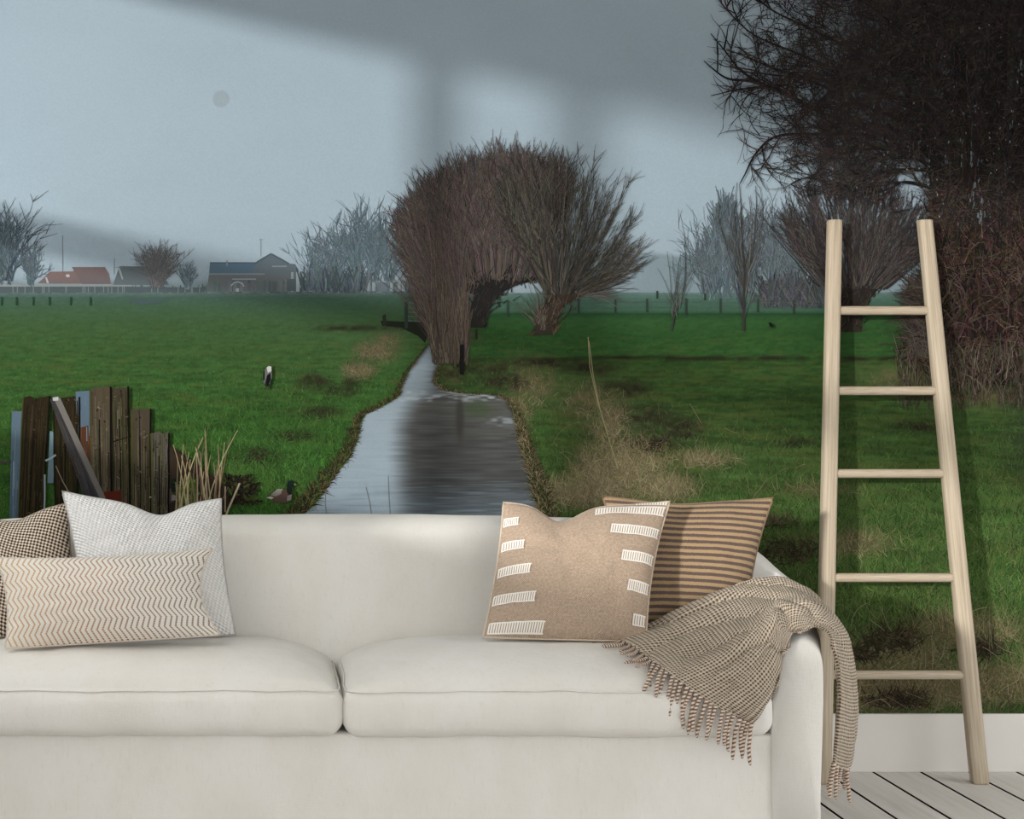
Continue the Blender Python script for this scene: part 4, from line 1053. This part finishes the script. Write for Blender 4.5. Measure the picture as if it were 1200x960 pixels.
t.color(t.mix(t.math('MULTIPLY', ln, dots), cr, tone)); t.bump(wv, .35, .002); M['zigzag'] = t.m
# beige fine weave
t, c, ux, uy = uvmat('beige_weave')
wv = t.math('MULTIPLY', t.math('SINE', t.math('MULTIPLY', t.math('ADD', ux, t.math('MULTIPLY', uy, .3)), 2 * math.pi * 95)), t.math('SINE', t.math('MULTIPLY', uy, 2 * math.pi * 85)))
f_ = t.math('ADD', t.math('MULTIPLY_ADD', wv, .35, .5), t.math('MULTIPLY_ADD', t.noise(c, 70, 3), .7, -.35))
t.color(t.ramp(f_, [(.2, lin((142, 118, 98))), (.5, lin((182, 160, 139))), (.8, lin((206, 189, 170)))])); t.bump(wv, .3, .002); M['beige'] = t.m
t, c, ux, uy = uvmat('white_ladder_stitch')
cc = pulse(t, t.math('MULTIPLY', ux, 1.0), .62)
rim = t.math('GREATER_THAN', t.math('ABSOLUTE', t.math('SUBTRACT', uy, .5)), .38)
t.color(t.mix(t.math('MAXIMUM', cc, rim), lin((176, 156, 136)), lin((240, 236, 228)))); t.bump(cc, .4, .002); M['stitch'] = t.m
# ochre / brown stripes
t, c, ux, uy = uvmat('ochre_brown_stripe')
nz = t.noise(t.mapping(c, (60, 160, 1)), 2, 3)
s = t.math('ADD', t.math('MULTIPLY', t.math('ADD', uy, t.math('MULTIPLY', t.math('MULTIPLY', ux, ux), .05)), 21.0), t.math('MULTIPLY_ADD', nz, .30, -.15))
st_ = pulse(t, s, .5)
oc = t.ramp(nz, [(.3, lin((160, 134, 100))), (.7, lin((184, 159, 122)))]); br = t.ramp(nz, [(.3, lin((84, 69, 66))), (.7, lin((118, 100, 93)))])
t.color(t.mix(st_, oc, br)); t.bump(t.math('ADD', nz, t.math('MULTIPLY', st_, .4)), .4, .003); M['stripe'] = t.m
M['beige_seam'] = plain('beige_seam', (206, 190, 170), .95, .1, .08, 60)

def corners(*pts): return [P(*p) for p in pts]
f = pillow_surface(corners((-60, 752, 4.36), (98, 750, 4.34), (80, 590, 4.50), (-66, 604, 4.52)), .07, [(.55, .2, .07)], (.03, .03, .03, .03), seed=3)
make_pillow('throw_pillow', 'brown and cream chunky twill pillow at the left frame edge', f, M['twill'])
f = pillow_surface(corners((100, 748, 4.26), (276, 744, 4.28), (259, 585, 4.47), (73, 576, 4.44)), .085, [(.60, .16, .09)], (.0, .03, .06, .03), seed=8)
make_pillow('throw_pillow', 'white waffle-weave square pillow behind the zigzag one', f, M['waffle'])
f = pillow_surface(corners((6, 760, 4.09), (258, 744, 4.12), (249, 643, 4.20), (-4, 654, 4.19)), .072, [], (.0, .075, .05, .03), seed=14)
make_pillow('lumbar_pillow', 'cream rectangular lumbar pillow with golden brown zigzag lines', f, M['zigzag'])
f = pillow_surface(corners((742, 748, 4.36), (872, 748, 4.36), (906, 584, 4.51), (706, 582, 4.51)), .058, [(.42, .2, .02)], (.0, .04, .035, .03), seed=21)
make_pillow('throw_pillow', 'ochre and brown striped pillow in the right sofa corner', f, M['stripe'])
f = pillow_surface(corners((566, 747, 4.19), (757, 752, 4.17), (785, 588, 4.38), (590, 589, 4.42)), .08, [(.36, .14, .125)], (.0, .035, .035, .02), seed=27)
pb = make_pillow('throw_pillow', 'beige woven pillow with white ladder-stitch bands', f, M['beige'], M['beige_seam'])
def band(u0, u1, v0, v1, rungs):
    m = max(8, int(rungs * 1.5)); a = np.linspace(u0, u1, m); b = np.linspace(v0, v1, 5)
    A, B = np.meshgrid(a, b, indexing='ij'); q = f(A, B, 1.0)
    du = np.gradient(q, axis=0); dv = np.gradient(q, axis=1); nn = np.cross(du, dv); nn /= np.linalg.norm(nn, axis=-1)[..., None] + 1e-9
    nn = np.where((nn[..., 1] > 0)[..., None], -nn, nn)
    uv = np.stack(np.meshgrid(np.linspace(0, rungs, m), np.linspace(0, 1, 5), indexing='ij'), -1).reshape(-1, 2)
    fast_mesh('stitched_band', (q + nn * .0022).reshape(-1, 3), grid_faces(m, 5), M['stitch'], pb, True, uv)
for u0, u1, v, k in ((.01, .10, .79, 8), (.015, .15, .595, 9), (.015, .21, .40, 14), (.015, .27, .20, 18), (.02, .36, .015, 22)): band(u0, u1, v, v + .07, k)
for u0, u1, v, k in ((.56, .985, .875, 26), (.67, .985, .70, 20), (.77, .985, .50, 14), (.84, .985, .30, 10), (.90, .985, .085, 5)): band(u0, u1, v, v + .075, k)
band(.80, .99, .965, .992, 12)

# ------------------------------------------------------------------ knitted throw over the right arm
t, c, ux, uy = uvmat('brown_cream_knit')
a = t.math('SINE', t.math('MULTIPLY', t.math('ADD', ux, uy), math.pi * 2 * .5)); b = t.math('SINE', t.math('MULTIPLY', t.math('SUBTRACT', ux, uy), math.pi * 2 * .5))
h = t.math('ADD', t.math('MULTIPLY', a, b), t.math('MULTIPLY_ADD', t.noise(c, .6, 3), .8, -.4))
t.color(t.ramp(t.math('MULTIPLY_ADD', h, .5, .5), [(.2, lin((96, 76, 58))), (.42, lin((172, 155, 135))), (.66, lin((206, 195, 178)))])); t.bump(h, .6, .004); M['knit'] = t.m
t = NT('twisted_yarn', .95, .1); u_ = t.xyz(t.coord('UV'))
s = t.math('SINE', t.math('MULTIPLY_ADD', u_[0], 62.0, t.math('MULTIPLY', u_[1], 2 * math.pi)))
t.color(t.ramp(t.math('MULTIPLY_ADD', s, .5, .5), [(.2, lin((120, 94, 76))), (.5, lin((190, 170, 152))), (.8, lin((224, 210, 196)))])); M['yarn'] = t.m

CTRL = [  # rows along the throw (seat hem -> over the arm -> outside), columns from its rear edge to its front edge
    [(708, 751, 4.29), (745, 768, 4.08), (785, 792, 3.955), (832, 822, 3.925), (880, 846, 3.915)],
    [(760, 742, 4.27), (792, 757, 4.10), (822, 780, 3.955), (858, 806, 3.915), (893, 830, 3.905)],
    [(812, 722, 4.30), (838, 738, 4.12), (862, 764, 3.965), (886, 786, 3.915), (908, 808, 3.900)],
    [(858, 702, 4.34), (878, 716, 4.18), (893, 740, 4.00), (906, 762, 3.935), (915, 785, 3.910)],
    [(893, 693, 4.36), (908, 702, 4.22), (917, 722, 4.06), (920, 742, 3.965), (921, 762, 3.925)],
    [(922, 691, 4.36), (935, 699, 4.22), (943, 716, 4.06), (938, 733, 3.975), (932, 744, 3.945)],
    [(948, 700, 4.36), (962, 710, 4.22), (966, 726, 4.08), (960, 735, 3.99), (951, 738, 3.955)],
    [(968, 724, 4.34), (984, 742, 4.20), (984, 748, 4.10), (977, 747, 4.01), (968, 746, 3.970)],
    [(980, 760, 4.32), (992, 775, 4.20), (990, 780, 4.10), (983, 778, 4.03), (976, 775, 3.995)],
    [(984, 812, 4.31), (996, 815, 4.20), (992, 818, 4.11), (985, 815, 4.05), (977, 812, 4.01)],
    [(982, 858, 4.30), (995, 860, 4.21), (990, 864, 4.12), (982, 862, 4.06), (973, 860, 4.02)],
    [(978, 890, 4.28), (989, 896, 4.21), (985, 900, 4.14), (977, 898, 4.08), (970, 893, 4.04)],
]
CG = np.array([[P(*p) for p in r] for r in CTRL])
def catm3(Pn, m):       # Catmull-Rom along axis 0
    n_ = len(Pn); t_ = np.linspace(0, n_ - 1, m); i = np.clip(t_.astype(int), 0, n_ - 2); f_ = (t_ - i).reshape((-1,) + (1,) * (Pn.ndim - 1))
    p0, p1, p2, p3 = Pn[np.maximum(i - 1, 0)], Pn[i], Pn[i + 1], Pn[np.minimum(i + 2, n_ - 1)]
    return .5 * (2 * p1 + (-p0 + p2) * f_ + (2 * p0 - 5 * p1 + 4 * p2 - p3) * f_ ** 2 + (-p0 + 3 * p1 - 3 * p2 + p3) * f_ ** 3)
NS, NTT = 190, 110
G3 = catm3(CG, NS); G3 = np.swapaxes(catm3(np.swapaxes(G3, 0, 1), NTT), 0, 1)
du = np.gradient(G3, axis=0); dv = np.gradient(G3, axis=1); nn = np.cross(du, dv); nn /= np.linalg.norm(nn, axis=-1)[..., None] + 1e-9
if nn[30, 50, 1] > 0: nn = -nn
S_, T_ = np.meshgrid(np.linspace(0, 1, NS), np.linspace(0, 1, NTT), indexing='ij')
ph = T_ * (11 + 4 * np.sin(S_ * 5)) + 3.0 * np.sin(S_ * 7 + 1) + 6 * fbm(S_ * 4, T_ * 3, 77)
fold = np.abs(np.sin(ph)) ** .6 * (.35 + .65 * fbm(S_ * 4, T_ * 3, 78)) + .5 * np.sin(T_ * 9 + S_ * 5)
amp = np.interp(S_, [0, .12, .3, .45, .55, .7, 1], [.012, .026, .036, .030, .018, .012, .010])
G3 = G3 + nn * (amp * fold + .006 + .03 * blob(S_, T_, .34, .62, .06, .16) - .02 * blob(S_, T_, .30, .80, .03, .12) + .022 * blob(S_, T_, .20, .55, .05, .2) + .010 * (fbm(S_ * 12, T_ * 9, 79) - .5))[..., None]
al = np.concatenate([[0], np.cumsum(np.linalg.norm(np.diff(G3[:, NTT // 2], axis=0), axis=1))]); ac = np.concatenate([[0], np.cumsum(np.linalg.norm(np.diff(G3[NS // 3], axis=0), axis=1))])
uv = np.stack([np.repeat((al / .0098)[:, None], NTT, 1), np.repeat((ac / .0098)[None], NS, 0)], -1).reshape(-1, 2)
throw = empty('throw_blanket', G3[0, 0], 'brown and cream knitted throw with tassels over the right sofa arm', 'blanket')
ob = fast_mesh('blanket', G3.reshape(-1, 3), grid_faces(NS, NTT), M['knit'], throw, True, uv)
sm = ob.modifiers.new('thickness', 'SOLIDIFY'); sm.thickness = .006; sm.offset = 0
def tassel(p0, d0, length, rest):
    n_ = 9; p = [np.array(p0)]; d = np.array(d0, float); d /= np.linalg.norm(d)
    for k in range(n_):
        d = d + np.array([rng.normal(0, .10), rng.normal(0, .04), -(.22 if rest == 0 else .05)]); d /= np.linalg.norm(d)
        q = p[-1] + d * length / n_
        if rest: q[2] = max(q[2], rest)
        p.append(q)
    r = np.full(n_ + 1, .0052); r[-1] = .003; r[0] = .006
    tube('tassel', np.array(p), r, M['yarn'], throw, 7)
for k in range(34):
    j = int(k / 33 * (NTT - 1)); e = G3[0, j]; d = e - G3[6, j]; d = d / np.linalg.norm(d)
    on_seat = e[1] > 3.96
    fr = k / 33
    d = d + np.array([0, -.9 if on_seat else -.12, -.15 if on_seat else -.8 - .6 * fr])
    tassel(e - (e - G3[3, j]) * .3, d, U(.085, .12, 1)[0], (e[2] - .004) if e[1] > 4.0 else 0)
for k in range(9):
    j = int((.05 + .9 * k / 8) * (NTT - 1)); e = G3[-1, j]
    tassel(e - (e - G3[-4, j]) * .5, (rng.normal(0, .08) - .15, 0, -1), U(.05, .10, 1)[0], 0)

# ------------------------------------------------------------------ ladder
ladder = empty('ladder', P(1060, 917, 4.74) * np.array([1, 1, 0]), 'pale oak ladder leaning against the mural right of the sofa', 'ladder')
def rail(bx, by, tx, ty, w0, w1):
    bot = P(bx, by, 4.735); bot[2] = .0; top = P(tx, ty, 4.862); n_ = 24; m = 24
    secs = []
    for k in range(n_):
        f_ = k / (n_ - 1); c_ = bot + (top - bot) * f_; hw = (w0 + (w1 - w0) * f_) / 2
        e = 1.0
        th = np.linspace(0, 2 * math.pi, m, endpoint=False)
        sx = np.sign(np.cos(th)) * np.abs(np.cos(th)) ** .6; sy = np.sign(np.sin(th)) * np.abs(np.sin(th)) ** .6
        secs.append(np.stack([c_[0] + hw * e * sx, c_[1] + .021 * e * sy, np.full(m, c_[2])], -1))
    S = np.array(secs)
    # softened ends
    lo = S[0].mean(0) + (S[0] - S[0].mean(0)) * .82; hi = S[-1].mean(0) + (S[-1] - S[-1].mean(0)) * .88
    S[0, :, 2] += .008; S[-1, :, 2] -= .003
    S = np.concatenate([[lo], S, [hi]])
    return loft('rail', S, M['wood'], ladder), bot, top
_, b0, t0 = rail(964, 917, 978, 258, .052, .046)
_, b1, t1 = rail(1148, 917, 1083.5, 258, .056, .046)
def at_h(b, t, py):
    lo, hi = 0.0, 1.0
    for _ in range(30):
        f_ = (lo + hi) / 2; c_ = b + (t - b) * f_; y_ = PY0 - (c_[2] - CH) * F / c_[1]
        if y_ > py: lo = f_
        else: hi = f_
    return b + (t - b) * lo
for py in (364, 458, 555, 677, 791): 
    tube('rung', np.linspace(at_h(b0, t0, py), at_h(b1, t1, py), 12), .0145, M['wood'], ladder, 14)
